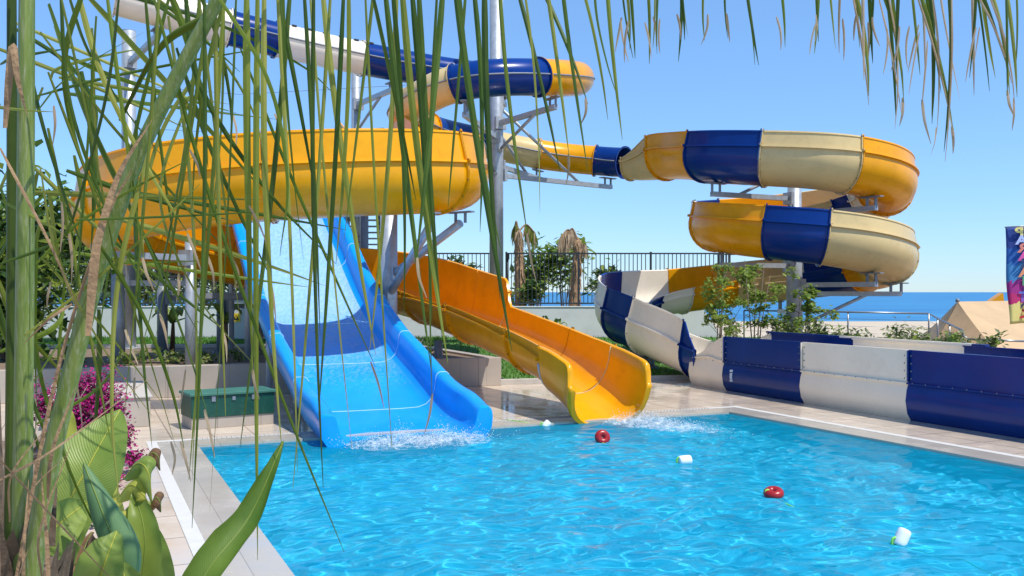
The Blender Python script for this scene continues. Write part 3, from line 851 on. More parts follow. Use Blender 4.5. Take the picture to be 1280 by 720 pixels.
def ypt(x): 
    p, t, s_, u, ex = ypath.at(x); return (p[0], p[1], p[2]-.05)
arms = []
for x, st in ((3.0,.8),(5.0,-.75),(9.6,0),(13.0,0),(17.2,-.9),(16.0,.0),(20.5,.0)):
    q = hpt(x); arms.append((q, q[2]-.32, st))
column(993, 27.0, .05, 5.2, .24, .19, 'thick grey column in the middle of the striped spiral', arms)
arms = []
q = tpt(6.9); arms.append((q, q[2]-.28, -.75))
q = tpt(8.9); arms.append((q, q[2]-.35, -1.0))
q = tpt(4.3); arms.append((q, q[2]-.25, .9))
q = tpt(13.9); arms.append((q, q[2]-.28, .95))
q = tpt(15.3); arms.append((q, q[2]-.30, 1.9))
column(620.5, 27.0, .6, 11.5, .20, .19, 'tallest grey column rising past the upper blue tube', arms)
q = tpt(2.9)
column(445, 29.5, .6, 9.9, .15, .14, 'grey column partly hidden under the high white tube', [(q, q[2]-.25, -.8)])
q1 = ypt(5.1); q2 = ypt(4.4); q3 = ypt(6.9)
column(486, 20.9, 0, 3.93, .19, .19, 'stout grey column right of the blue slide under the yellow flume',
       [(q1, 2.2, 0, 'pipe', q1[2]-.22), (q2, 2.6, 0, 'pipe', q2[2]-.25)])
q1 = ypt(8.9); q2 = ypt(12.0); q3 = ypt(7.4)
column(238, 20.9, 0, 3.35, .115, .115, 'slim grey column behind the green chest', [(q1, q1[2]-.2, 0), (ypt(12.1), ypt(12.1)[2]-.2, 0)])
column(161, 27.0, .6, 9.6, .20, .19, 'tall grey column seen through the palm leaves on the left', [(tpt(.35), tpt(.35)[2]-.25, 0)])
column(148, 22.3, .6, 2.6, .15, .15, 'short grey column left under the yellow loop', [(ypt(11.2), ypt(11.2)[2]-.2, 0)])
column(278, 25.2, .6, 2.0, .15, .15, 'short dark grey column under the rear yellow trough', [(ypt(13.0), ypt(13.0)[2]-.2, 0)], M_steeld)
column(203, 24.2, .6, 2.5, .13, .13, 'short grey column behind the young banana plants', [(ypt(12.3), ypt(12.3)[2]-.2, 0)], M_steeld)
column(548, 22.4, 0, ypt(16.9)[2]-.05, .10, .10, 'short dark post under the upper yellow chute', (), M_steeld)
column(814, 25.0, .2, .62, .09, .09, 'short post under the striped bottom trough', [(hpt(25.7), hpt(25.7)[2]-.12, 0)], M_steeld)
# spring mount under yellow exit
mb = MB()
c = ypath.at(19.9)[0]
c = c + ypath.at(19.9)[2]*(-.30); mb.box((c[0],c[1],.012),(.42,.42,.024), AX); 
for k in range(5): mb.tube([(c[0]-.12,c[1],.03+k*.03),(c[0]-.12,c[1],.045+k*.03)], .10, 12)
for k in range(5): mb.tube([(c[0]+.12,c[1],.03+k*.03),(c[0]+.12,c[1],.045+k*.03)], .10, 12)
mb.build('floor_mount', M_dark, root_y)
mb = MB()
for s_ in (-1,1):
    p, t, ss, u, ex = ypath.at(19.76)
    mb.tube([p+ss*s_*(.70+.05*math.sin(a))*math.sin(a)+u*(.66-.74*math.cos(a)) for a in np.linspace(.2,1.5,8)], .025, 6)
mb.build('joint_bracket', M_steel, root_y)

# stair tower behind the slides
tw = empty('stair_tower', (-5.6, 28.4, .6), 'grey steel stair tower behind the blue slide top', 'stair tower')
for x, y in ((-7.2,27.0),(-4.2,27.0),(-7.2,30.6),(-4.2,30.6),(-5.0,28.6)):
    mb = MB(); mb.tube([(x,y,.6),(x,y,5.0)], .13, 12); mb.build('post', M_steeld, tw)
mb = MB(); mb.box((-5.7,28.8,5.03),(3.6,4.2,.10)); mb.build('platform', M_steeld, tw)
mb = MB()
for k in range(24): mb.box((-4.6 + .0, 35.0-k*.26, .75+k*.175), (1.1,.30,.04))
mb.beam((-5.18,35.2,.62),(-5.18,28.9,4.85),.06,.25); mb.beam((-4.02,35.2,.62),(-4.02,28.9,4.85),.06,.25)
mb.build('stairs', M_steel, tw)
mb = MB()
for z in (1.6, 2.7, 3.8):
    mb.tube([(-7.2,27,z),(-4.2,27,z)], .05, 8)
mb.tube([(-7.2,27,.8),(-4.2,27,3.8)], .045, 8)
mb.build('bracing', M_steel, tw)

# ------------------------------------------------------------------ pool floats
def donut(root, c, r, tube_r, mat_, tilt):
    mb = MB(); rows = []
    M3 = Matrix.Rotation(tilt[0], 3, 'X') @ Matrix.Rotation(tilt[1], 3, 'Y')
    for i in range(24):
        a = 2*math.pi*i/24
        cen = Vector((r*math.cos(a), r*math.sin(a), 0)); d = Vector((math.cos(a), math.sin(a), 0))
        rows.append([Vector(c) + M3 @ (cen + d*tube_r*math.cos(k*2*math.pi/12) + Vector((0,0,tube_r*1.05*math.sin(k*2*math.pi/12)))) for k in range(12)])
    rows.append(rows[0]); mb.quadgrid(rows, True)
    return mb.build('float_body', mat_, root)
def ropeknot(root, c, r):
    mb = MB()
    mb.tube([Vector(c)+Vector((r*math.cos(a)*.5-r, -r*.3, r*math.sin(a)*.8)) for a in np.linspace(0, 6.28, 14)], .012, 6)
    mb.build('rope_loop', M_rope, root)
def cyl_float(root, c, r, h, axis, m):
    ax = Vector(axis).normalized(); c = Vector(c)
    prof = [(-.5,.72),(-.47,.88),(-.40,.97),(-.2,1),(.2,1),(.40,.97),(.47,.88),(.5,.72)]
    mb = MB(); mb.tube([c+ax*h*a for a, k in prof], [r*k for a, k in prof], 18)
    mb.tube([c-ax*h*.53, c+ax*h*.53], r*.22, 10)
    return mb.build('float_body', m, root)
wz = -.03
g = G(753,551,wz); r0 = empty('red_float', g, 'dark red ring float nearest the yellow slide exit', 'pool float', 'floats on the lane rope')
donut(r0, g+Vector((0,0,.05)), .065, .055, M_red, (1.2,.2)); ropeknot(r0, g+Vector((0,0,.03)), .06)
g = G(967,620,wz); r0 = empty('red_float', g, 'red ring float lying flat in the middle of the pool', 'pool float', 'floats on the lane rope')
donut(r0, g+Vector((0,0,.03)), .062, .05, M_red, (.25,-.1)); ropeknot(r0, g+Vector((-.02,0,.03)), .05)
g = G(856,578,wz); r0 = empty('white_float', g, 'white barrel float lying on its side between the red floats', 'pool float', 'floats on the lane rope')
cyl_float(r0, g+Vector((0,0,.025)), .068, .17, (1,.25,.05), M_flwhite); ropeknot(r0, g+Vector((-.02,0,.02)), .06)
g = G(1126,680,wz); r0 = empty('white_float', g, 'white barrel float tilted upright in the pool at lower right', 'pool float', 'floats on the lane rope')
cyl_float(r0, g+Vector((.01,0,.055)), .06, .16, (.45,.2,.8), M_flwhite); ropeknot(r0, g+Vector((-.01,0,.02)), .05)
g = G(683,533,wz); r0 = empty('white_float', g, 'small white float at the pool edge between the two slides', 'pool float', 'floats on the lane rope')
cyl_float(r0, g+Vector((0,0,.03)), .06, .13, (.6,.2,.6), M_flwhite); ropeknot(r0, g+Vector((-.02,0,.02)), .05)
pts = [G(632,523,.03), G(660,527,.02), G(683,534,wz-.0), G(720,543,wz-.01), G(753,552,wz), G(800,566,wz-.012), G(856,579,wz), G(910,600,wz-.012), G(967,621,wz), G(1040,652,wz-.0), G(1126,682,wz), G(1200,700,wz-.01), G(1300,745,wz)]
arr, _ = catmull([list(p) for p in pts], 8)
mb = MB(); mb.tube([Vector(p)-Vector((0,0,.018)) for p in arr], .006, 6)
tag(mb.build('float_rope', M_rope), 'thin lime green rope stringing the pool floats together', 'rope')

# ------------------------------------------------------------------ splashes
M_sheet = bpy.data.materials.new('foam_sheet'); M_sheet.use_nodes = True
n = M_sheet.node_tree.nodes; l = M_sheet.node_tree.links; b = n['Principled BSDF']; b.inputs['Base Color'].default_value = (.85,.92,.95,1); b.inputs['Roughness'].default_value = .6
tc = n.new('ShaderNodeTexCoord'); no = n.new('ShaderNodeTexNoise'); no.inputs['Scale'].default_value = 9; no.inputs['Detail'].default_value = 10; no.inputs['Roughness'].default_value = .75; no.inputs['Distortion'].default_value = .6
l.new(tc.outputs['Object'], no.inputs['Vector'])
at = n.new('ShaderNodeAttribute'); at.attribute_name = 'density'
ad = n.new('ShaderNodeMath'); ad.operation = 'ADD'; l.new(no.outputs['Fac'], ad.inputs[0]); l.new(at.outputs['Fac'], ad.inputs[1])
mr = n.new('ShaderNodeMapRange'); mr.inputs[1].default_value = .48; mr.inputs[2].default_value = .80; l.new(ad.outputs[0], mr.inputs[0]); l.new(mr.outputs[0], b.inputs['Alpha'])
def splash(name, c, spread, nn, h, label, seed, drift=0.0):
    r = random.Random(seed); mb = MB(); c = Vector(c)
    ph = [r.uniform(0,6.28) for _ in range(4)]
    for _ in range(nn):                      # droplets
        s_ = r.gauss(0, .42)*spread[0]; t = -abs(r.gauss(0, .30))*spread[1] + .08
        cr_ = .35 + .65*abs(math.sin(s_*3.1+ph[0])*math.sin(s_*5.3+ph[1]))
        z = abs(r.gauss(0, .40))*h*math.exp(-(t/spread[1])**2*2)*cr_
        q = c + SB*(s_ - drift*t) + A*t; rad = r.choice((.002,.003,.004,.005,.007))*r.uniform(.7,1.2)
        b = len(mb.v); x, y, zz = q.x, q.y, wz+.01+z
        d1, d2, d3 = [r.uniform(.7,1.6)*rad for _ in range(3)]
        mb.v.extend([(x+d1,y,zz),(x-d1,y,zz),(x,y+d2,zz),(x,y-d2,zz),(x,y,zz+d3),(x,y,zz-d3)])
        for f in ((0,2,4),(2,1,4),(1,3,4),(3,0,4),(2,0,5),(1,2,5),(3,1,5),(0,3,5)):
            mb.f.append(tuple(b+k for k in f)); mb.m.append(0); mb.sm.append(True)
    nd = len(mb.v); dens = [0.0]*nd
    for lay in range(3):                     # churned foam layers, highest near the slide foot
        rows = []; K, M_ = 46, 30
        for i in range(M_+1):
            row = []
            for k in range(K+1):
                s_ = (k/K*2-1)*spread[0]*1.15; t = .10 - i/M_*spread[1]*1.5
                e = math.exp(-((s_)/(spread[0]*.85))**4)*math.exp(-((t)/(spread[1]*.55))**2)
                cr_ = .35 + .65*abs(math.sin(s_*3.1+ph[0])*math.sin(s_*5.3+ph[1]))
                z = .006 + lay/2*h*.55*e*cr_ + .012*math.sin(s_*13+t*17+lay)*e
                q = c + SB*(s_ - drift*t) + A*t
                row.append((q.x, q.y, wz+z)); dens.append(e*(.64-.13*lay) - (.0 if i and 0 < k < K else .6))
            rows.append(row)
        mb.quadgrid(rows, False, 1)
    keep = [i for i, f in enumerate(mb.f) if mb.m[i] == 0 or max(dens[k] for k in f) > .14]
    mb.f = [mb.f[i] for i in keep]; mb.sm = [mb.sm[i] for i in keep]; mb.m = [mb.m[i] for i in keep]
    o = mb.build(name, [M_foam, M_sheet])
    at = o.data.attributes.new('density', 'FLOAT', 'POINT'); at.data.foreach_set('value', dens)
    return tag(o, label, 'splash', kind='stuff')
splash('splash_foam', E0 - A*.25 + SB*.1, (1.15,1.0), 4500, .32, 'white splash at the foot of the blue slide', 2)
cy = Vector((1.75,16.25,0))
splash('splash_foam', cy - A*.12 + SB*.25, (.55,2.2), 4500, .30, 'white splash streaming out of the yellow slide exit', 3, .35)

# ------------------------------------------------------------------ green chest
gc0 = G(218,546,0); gc1 = G(330,526,0)
gb = empty('storage_chest', G(272,535), 'dark green storage chest on a tiled plinth beside the pool', 'chest')
cx = (L(.0,-1.35)); ctr = Vector(((G(216,545).x+G(328,525).x)/2+.02, (G(216,545).y+G(328,525).y)/2+.35, 0))
an = math.atan2(G(328,527).y-G(216,545).y, G(328,527).x-G(216,545).x)*.55
hw = 1.36
mb = MB(); mb.box((ctr.x,ctr.y,.09),(hw-.02,.62,.18),an); bevel(mb.build('plinth', M_walltile, gb), .006)
mb = MB(); mb.box((ctr.x,ctr.y,.355),(hw,.66,.346),an); bevel(mb.build('box', M_greenbox, gb), .008)
mb = MB(); mb.box((ctr.x,ctr.y,.553),(hw+.05,.72,.045),an); bevel(mb.build('lid', M_greenlid, gb), .008)
mb = MB()
d = Vector((math.cos(an),math.sin(an),0)); nrm = Vector((-d.y,d.x,0))
for k in (-.4,.4): mb.box(ctr+d*k*hw*.6 - nrm*.337+Vector((0,0,.48)),(.06,.015,.09),an)
mb.box(ctr - nrm*.337+Vector((0,0,.47)),(.05,.02,.06),an)
mb.build('latch', M_steeld, gb)

# planter wall at left
pl = empty('planter', (-6.9,17.4,0), 'pale tiled planter block behind the pink bougainvillea', 'planter')
pc_ = G(188,533,0)
mb = MB(); cc = pc_ + A*1.4 - B*.75
mb.box((cc.x,cc.y,.235),(1.5,2.8,.47),AX); bevel(mb.build('body', M_walltile, pl), .01)
mb = MB(); mb.box((cc.x,cc.y,.49),(1.56,2.86,.035),AX); bevel(mb.build('coping', M_kerb, pl), .008)
# planting bed at left foreground
mb = MB()
mb.poly([L(-1.75,-1.2,.06), L(-1.75,30,.06), L(-9,30,.06), L(-9,-1.2,.06)])
tag(mb.build('bed_soil', M_soil), kind='structure')
mb = MB(); mb.beam(L(-1.7,-1.2,.06), L(-1.7,30,.06), .1, .125); tag(mb.build('bed_kerb', M_kerb), kind='structure')

# transformer cabinet on the lawn
q = P(327,392,31.5)
cb = empty('electric_cabinet', (q.x,31.5,.62), 'pale grey electric cabinet with yellow warning sign on the lawn', 'cabinet')
mb = MB(); mb.box((q.x,31.8,1.32),(1.9,.7,1.35)); bevel(mb.build('housing', M_cab, cb), .02)
mb = MB(); mb.box((q.x,31.8,2.03),(2.0,.8,.06)); mb.build('roof', M_cab, cb)
mb = MB()
for k in range(5): mb.box((q.x-.35+k*.16,31.44,1.72),(.05,.02,.2))
mb.build('vent', M_dark, cb)
sgn = P(295,397,31.42)
mb = MB(); mb.box((sgn.x,31.435,sgn.z),(.28,.012,.28)); sg = mb.build('warning_sign', M_sign, cb)
mb = MB(); a_ = .10
mb.quadgrid([[(sgn.x-a_,31.425,sgn.z-a_*.8),(sgn.x+a_,31.425,sgn.z-a_*.8)],[(sgn.x,31.425,sgn.z+a_),(sgn.x+.001,31.425,sgn.z+a_)]],smooth=False)
mb.build('triangle_mark', M_black, sg)
mb = MB(); mb.poly([(sgn.x-.012,31.42,sgn.z+.05),(sgn.x+.02,31.42,sgn.z+.05),(sgn.x+.004,31.42,sgn.z-.005),(sgn.x+.026,31.42,sgn.z-.005),(sgn.x-.012,31.42,sgn.z-.068),(sgn.x+.002,31.42,sgn.z-.018),(sgn.x-.024,31.42,sgn.z-.018)])
mb.build('lightning_mark', M_sign, sg)

# ------------------------------------------------------------------ foliage helpers
def leafcloud(mb, c, rad, n_, size, r, mis=(0,1,2), hollow=.3, flat=.4, elong=1.7):
    c = Vector(c)
    clumps = [Vector((r.gauss(0,.42)*rad[0], r.gauss(0,.42)*rad[1], r.gauss(0,.42)*rad[2])) for _ in range(max(3, n_//60))]
    for i in range(n_):
        cl = clumps[r.randrange(len(clumps))]
        k = .30
        p = c + cl + Vector((r.gauss(0,k)*rad[0], r.gauss(0,k)*rad[1], r.gauss(0,k)*rad[2]))
        s_ = size*r.uniform(.6,1.4)
        d = Vector((r.uniform(-1,1), r.uniform(-1,1), r.uniform(-.8,.5))).normalized()
        w_ = d.cross(Vector((r.uniform(-.5,.5), r.uniform(-.5,.5), 1))).normalized()
        up = w_.cross(d)*s_*.12
        mi = mis[r.randrange(len(mis))]
        a = p - d*s_*.5*elong; e = p + d*s_*.5*elong
        b = len(mb.v)
        mb.v.extend([tuple(a), tuple(p + w_*s_*.42 + up), tuple(e), tuple(p - w_*s_*.42 + up)])
        mb.f.append((b,b+1,b+2)); mb.f.append((b,b+2,b+3)); mb.m += [mi,mi]; mb.sm += [False,False]
def bush(name, c, rad, n_, size, label, cat, seed, mats=None, mis=(0,1,2), trunk=True, group=None, base=None):
    r = random.Random(seed); c = Vector(c)
    root = empty(name, (c.x, c.y, base if base is not None else c.z-rad[2]), label, cat, group)
    mb = MB(); leafcloud(mb, c, rad, n_, size, r, mis)
    mb.build('foliage', mats or [M_leaf1, M_leaf2, M_leaf3], root)
    mb = MB(); zb = base if base is not None else c.z-rad[2]
    for k in range(6):
        t = c + Vector((r.gauss(0,.4)*rad[0], r.gauss(0,.4)*rad[1], r.uniform(-.2,.6)*rad[2]))
        b0 = Vector((c.x+r.uniform(-.1,.1), c.y+r.uniform(-.1,.1), zb))
        mid = b0.lerp(t,.5)+Vector((r.uniform(-.1,.1),r.uniform(-.1,.1),.05))
        mb.tube([b0, mid, t], [.035,.022,.006], 6)
    mb.build('stems', M_twig, root)
    return root
# shrubs behind the fence
bush('leafy_shrub', P(672,345,38.6), (1.0,.8,1.0), 700, .20, 'green bush between the two palms behind the fence', 'bush', 5, mats=[M_leaf5, M_leaf2, M_leaf5], base=.4)
bush('leafy_shrub', P(705,325,38.8), (.95,.8,.9), 620, .20, 'bushy green shrub beside the drooping brown palm', 'bush', 6, mats=[M_leaf5, M_leaf2, M_leaf5], base=.4)
bush('leafy_shrub', P(664,368,36), (.6,.6,.5), 330, .18, 'small shrub at the foot of the left palm behind the fence', 'bush', 16, base=.4)
bush('leafy_shrub', P(752,345,38), (.7,.7,.6), 260, .18, 'thin shrub right of the brown palm behind the fence', 'bush', 26, base=.4)
bush('leafy_shrub', P(578,342,36), (.5,.5,.5), 260, .17, 'small shrub behind the fence right of the stout column', 'bush', 36, base=.4)
lab = ['dusty hedge shrub behind the fence at far left', 'dusty hedge shrub behind the fence left of the tall column', 'dusty hedge shrub behind the fence near the slim column', 'dusty hedge shrub behind the fence behind the rear yellow trough']
for k, u in enumerate((35, 118, 205, 300)):
    bush('hedge_shrub', P(u, 345, 36.4), (2.0,.9,1.7), 2600, .16, lab[k], 'bush', 50+k, mats=[M_leaf4, M_leaf2, M_leaf5], group='hedge behind the left fence', base=.4)
bush('broadleaf_tree', P(50, 300, 30), (1.7,1.3,1.6), 2000, .22, 'dense green tree behind the palm petioles at far left', 'tree', 70, base=.6)
bush('broadleaf_tree', P(8, 360, 22), (1.2,1.0,2.0), 1800, .20, 'dark bushy tree at the left edge beside the white wall', 'tree', 71, mats=[M_leaf3, M_leaf1, M_leaf2], base=.6)
# withered palms behind the fence
def dead_palm(u, Y, vtop, lean, label, seed, fr):
    r = random.Random(seed); top = P(u, vtop, Y)
    root = empty('withered_palm', (top.x - lean, Y, .4), label, 'palm', 'withered palms behind the fence')
    mb = MB(); N = 16; pts = []; rs = []
    for i in range(N+1):
        f = i/N; pts.append(Vector((top.x - lean*(1-f)**1.5, Y, .4+(top.z-.4)*f))); rs.append((.24 - .10*f)*(1+.12*(i%2)))
    mb.tube(pts, rs, 12)
    for i in range(150):                         # old frond boots
        f = r.uniform(.1,.98); p = pts[0].lerp(pts[-1], f); p.x = top.x - lean*(1-f)**1.5
        a = r.uniform(0,6.28); rr = .24-.10*f; d = Vector((math.cos(a),math.sin(a),0))
        q = p + d*rr
        mb.poly([q + Vector((-d.y,d.x,0))*.05, q - Vector((-d.y,d.x,0))*.05, q + d*.10 - Vector((0,0,r.uniform(.15,.4)))])
    mb.build('trunk', M_fiber, root)
    for (dx, up, dr, dry) in fr:
        mb = MB(); p0 = top; k1 = top + Vector((dx*.5, r.uniform(-.3,.3), up)); k2 = top + Vector((dx, r.uniform(-.4,.4), up*.55 - dr*.2))
        arr, _ = catmull([list(p0), list(k1), list(k2)], 8); pts2 = [Vector(q) for q in arr]
        mb.tube(pts2, [.04 - .0015*i for i in range(len(pts2))], 6, 0)
        for q in pts2[7:]:
            for _ in range(7):
                ln = dr*r.uniform(.6,1.1); x = r.gauss(0,.055); y = r.gauss(0,.055); ww = r.uniform(.012,.03)
                mi = 1 if (r.random() < dry) else 2
                mid = q + Vector((x, y, -ln*.5)); e = q + Vector((x*1.5, y*1.5, -ln))
                mb.poly([q+Vector((-ww,0,0)), q+Vector((ww,0,0)), mid+Vector((ww,0,0)), mid-Vector((ww,0,0))], mi)
                mb.poly([mid-Vector((ww,0,0)), mid+Vector((ww,0,0)), e], mi)
        mb.build('frond', [M_fiber, M_dry, M_blade2], root)
dead_palm(648, 36.8, 290, -.15, 'withered palm with two drooping green frond tufts behind the fence', 1, [(.62,.30,.85,.35),(-.16,.42,.65,.3),(.05,.1,.6,.95)])
dead_palm(722, 36.8, 300, .25, 'withered palm with one brown drooping head behind the fence', 2, [(-.68,.42,.75,.95),(-.42,.45,.8,1),(.30,-.15,.6,.9),(.05,.12,.6,1)])

# young saplings beside the lane
def sapling(u, v0, Y, v1, label, seed, spread=.5, nl=420):
    r = random.Random(seed); b0 = P(u, v0, Y); b0.z = .05; top = P(u, v1, Y)
    root = empty('young_sapling', b0, label, 'sapling', 'saplings beside the striped spiral')
    mt = MB(); ml = MB()
    for s_ in range(4):
        x = b0 + Vector((r.uniform(-.12,.12), r.uniform(-.12,.12), 0)); t = top + Vector((r.gauss(0,spread*.45), r.gauss(0,.3), r.uniform(-.5,0)))
        mid = x.lerp(t,.5) + Vector((r.uniform(-.1,.1),0,0)); mt.tube([x, mid, t], [.022,.014,.004], 6)
        for k in range(6):
            f = r.uniform(.35,.97); p = x.lerp(t,f); e = p + Vector((r.gauss(0,spread*.55), r.gauss(0,.3), r.uniform(.05,.35)))
            mt.tube([p, e], [.008,.003], 5)
            leafcloud(ml, e, (.17,.17,.15), nl//12, .09, r, (0,1,1,1), elong=1.2)
    mt.build('trunk', M_twig, root); ml.build('foliage', [M_leaf5, M_leaf2], root)
sapling(897, 430, 23.2, 330, 'leftmost sapling, growing tight against the striped trough', 21, .22, 480)
sapling(940, 430, 22.9, 322, 'tallest sapling, before the yellow part of the bottom coil', 22, .30, 560)
sapling(1004, 430, 22.6, 345, 'bushy sapling covering the foot of the spiral column', 23, .40, 560)
sapling(918, 430, 22.4, 385, 'smallest sapling between the two left ones', 24, .28, 240)
# low hedge beside the lane
mb = MB(); r = random.Random(5); hed = empty('low_hedge', (8.4,22,.05), 'low dusty green hedge along the far side of the navy and white lane', 'hedge')
for k in range(44):
    c = LS + LD*(.5+k*.145) + LN*(2.0 + .25*math.sin(k*1.7)); leafcloud(mb, (c.x,c.y,1.13+r.uniform(-.12,.12)), (.24,.24,.30), 110, .07, r, (0,0,1,2))
mb.build('foliage', [M_leaf4, M_leaf2, M_leaf1], hed)
mb = MB()
for k in range(30):
    c = LS + LD*(.6+k*.21) + LN*(1.95+r.uniform(-.2,.2)); mb.tube([(c.x,c.y,.05),(c.x+r.uniform(-.1,.1),c.y,1.0)], [.015,.006], 5)
mb.build('stems', M_twig, hed)
# promenade rails
def rail(pts, posts, zbase, label, cables=3):
    root = empty('handrail', (pts[0].x, pts[0].y, zbase), label, 'railing')
    mb = MB(); mb.tube(pts, .028, 10); mb.build('top_rail', M_stain, root)
    for q in posts:
        mb = MB(); mb.tube([(q.x,q.y,zbase),(q.x,q.y,q.z)], .024, 10); mb.build('post', M_stain, root)
    mb = MB()
    for k in range(cables):
        dz = -.22*(k+1); mb.tube([p+Vector((0,0,dz)) for p in pts], .006, 5)
    mb.build('cables', M_stain, root)
r0 = [P(930,388,31), P(1060,390,30), P(1161,392,29)]
rail(r0, [P(1000,389,30.4), r0[1], r0[2], r0[0]], .3, 'stainless cable railing before the sea right of the spiral')
r1 = [P(1163,393,28.9), P(1176,400,27.6), P(1203,413,25.5), P(1205,421,25.3), P(1212,424,25.2)]
rail(r1, [P(1172,398,28), P(1187,405.5,26.7), P(1203,413,25.5)], .1, 'short stainless stair railing sloping down beside the tan tent')
r2 = [P(1212,424,25.2), P(1290,427,24.6)]
rail(r2, [r2[1]], .1, 'stainless rail running to the right edge before the tan tent', 0)

# tan tent
def tent():
    apexL = P(1197,377,29); apexR = P(1330,375,33); apexL.z = P(1197,377,29).z
    root = empty('canvas_tent', (apexL.x, 29, 0), 'tan canvas tent beyond the railing at right', 'tent')
    cornerFL = P(1142,432,27.5); cornerFL.z = .1
    cornerFR = P(1292,470,22); cornerFR.z = .1
    cornerBL = P(1120,420,35); cornerBL.z = .1
    farR = P(1420,470,26); farR.z = .1
    def sag(a, b, c_, d, amt, N=14):
        rows = []
        for i in range(N+1):
            f = i/N; row = []
            for k in range(N+1):
                g = k/N
                p = a.lerp(b,f).lerp(c_.lerp(d,f), g)
                p = p - Vector((0,0,amt*math.sin(math.pi*g)**1.0*(.9)))
                row.append(p)
            rows.append(row)
        return rows
    mb = MB(); mb.quadgrid(sag(apexL, apexR, cornerFR, farR, .25)); mb.quadgrid(sag(apexL, apexL+Vector((.02,.02,0)), cornerFR, cornerFL, .22)); 
    mb.quadgrid(sag(apexL, apexL+Vector((.0,.02,0)), cornerFL, cornerBL, .22)); mb.quadgrid(sag(apexL, apexR, cornerBL, P(1420,430,36), .25))
    mb.build('canopy', M_tan, root)
    mb = MB(); mb.tube([(apexL.x,apexL.y,0),(apexL.x,apexL.y,apexL.z+.05)], .05, 10); mb.ball((apexL.x,apexL.y,apexL.z+.03),.07); mb.build('pole', M_steeld, root)
tent()
# yellow sail tip behind the tent
mb = MB(); a0 = P(1238,377,40); a1 = P(1254,366,40); a2 = P(1256,382,40)
mb.quadgrid([[a0,a1,a2,P(1240,384,40)],[a0+Vector((.05,.5,0)),a1+Vector((.05,.5,0)),a2+Vector((.05,.5,0)),P(1240,384,40)+Vector((.05,.5,0))]], True, 0, False, True)
mb.tube([P(1247,378,40.2), Vector((P(1247,378,40.2).x,40.2,-.3))], .06, 8, 0)
tag(mb.build('beach_parasol', M_yel), 'yellow pointed beach parasol tip peeping over the tan tent', 'parasol')

# banner
def banner():
    Y = 21.0; root = empty('fabric_banner', (P(1276,283,Y).x, Y, .05), 'colourful vertical parasailing banner at the right edge, seen from behind', 'banner')
    x0, x1 = 1257.0, 1296.0; v0, v1 = 284.0, 405.0
    def wavex(g): return 1.9*math.sin(g*7.0) + 3.0*math.sin(g*2.6) 
    m = bpy.data.materials.new('printed_banner_cloth'); m.use_nodes = True
    n = m.node_tree.nodes; l = m.node_tree.links; b = n['Principled BSDF']; b.inputs['Roughness'].default_value = .75
    tc = n.new('ShaderNodeTexCoord'); sx = n.new('ShaderNodeSeparateXYZ'); l.new(tc.outputs['Generated'], sx.inputs[0])
    no = n.new('ShaderNodeTexNoise'); no.inputs['Scale'].default_value = 4; l.new(tc.outputs['Generated'], no.inputs['Vector'])
    ma = n.new('ShaderNodeMath'); ma.operation = 'MULTIPLY_ADD'; ma.inputs[1].default_value = .16; l.new(no.outputs['Fac'], ma.inputs[0]); l.new(sx.outputs['Z'], ma.inputs[2])
    cr = n.new('ShaderNodeValToRGB'); cr.color_ramp.interpolation = 'CONSTANT'; e = cr.color_ramp.elements
    e[0].position = 0; e[0].color = (.85,.70,.22,1); e[1].position = .28; e[1].color = (.60,.03,.16,1)
    for pos, col in ((.38,(.42,.03,.24,1)),(.52,(.06,.25,.52,1)),(.68,(.02,.12,.42,1)),(.84,(.015,.05,.25,1))):
        x = e.new(pos); x.color = col
    l.new(ma.outputs[0], cr.inputs[0])
    mx = n.new('ShaderNodeMix'); mx.data_type = 'RGBA'; mx.inputs[0].default_value = .0
    l.new(cr.outputs[0], b.inputs['Base Color'])
    rows = []
    N = 30
    for i in range(N+1):
        g = i/N
        rows.append([P(x0 + (x1-x0)*k/8 + wavex(g), v0+(v1-v0)*g - (2.0*(k/8)), Y) + Vector((0,.10*math.sin(g*5+k*.5),0)) for k in range(9)])
    mb = MB(); mb.quadgrid(rows); cl = mb.build('cloth', m, root)
    so = cl.modifiers.new('thick', 'SOLIDIFY'); so.thickness = .006
    cols = [(.85,.75,.25),(.45,.55,.85),(.75,.25,.18),(.75,.10,.35),(.03,.06,.15),(.80,.32,.16),(.12,.42,.22),(.12,.18,.60),(.30,.12,.50),(.06,.05,.08),(.62,.03,.04)]
    for i, ch in enumerate('PARASAILING'):
        g = .06 + i*.0845
        cu = bpy.data.curves.new('glyph', 'FONT'); cu.body = ch; cu.size = .27; cu.align_x = 'CENTER'; cu.align_y = 'CENTER'; cu.extrude = .003; cu.offset = .011
        to = bpy.data.objects.new('glyph', cu); C.objects.link(to)
        bpy.context.view_layer.update()
        me = bpy.data.meshes.new_from_object(to.evaluated_get(bpy.context.evaluated_depsgraph_get()))
        bpy.data.objects.remove(to); bpy.data.curves.remove(cu)
        c = P(1274.5 + wavex(g), v0+(v1-v0)*g - 1.0, Y) + Vector((0,.10*math.sin(g*5+2.0)-.03,0))
        lo = c - wloc(root)
        if ch == 'P': tw_ = 1.0
        for v in me.vertices:
            x, y, z = v.co; v.co = (-x*1.35 + lo.x, lo.y - z, y*1.0 + lo.z)
        me.materials.clear(); me.materials.append(mat('letter_ink_%d' % i, cols[i], .7, .08))
        o = bpy.data.objects.new('letter', me); C.objects.link(o); o.parent = root
    mb = MB(); t0 = P(1258,283,Y); mb.tube([P(1256,284,Y), P(1300,281.5,Y)], .012, 8); xx = P(1298,283,Y); mb.tube([(xx.x,Y+.02,.05),(xx.x,Y+.02,xx.z+.1)], .022, 10)
    mb.build('banner_pole', M_stain, root)
banner()

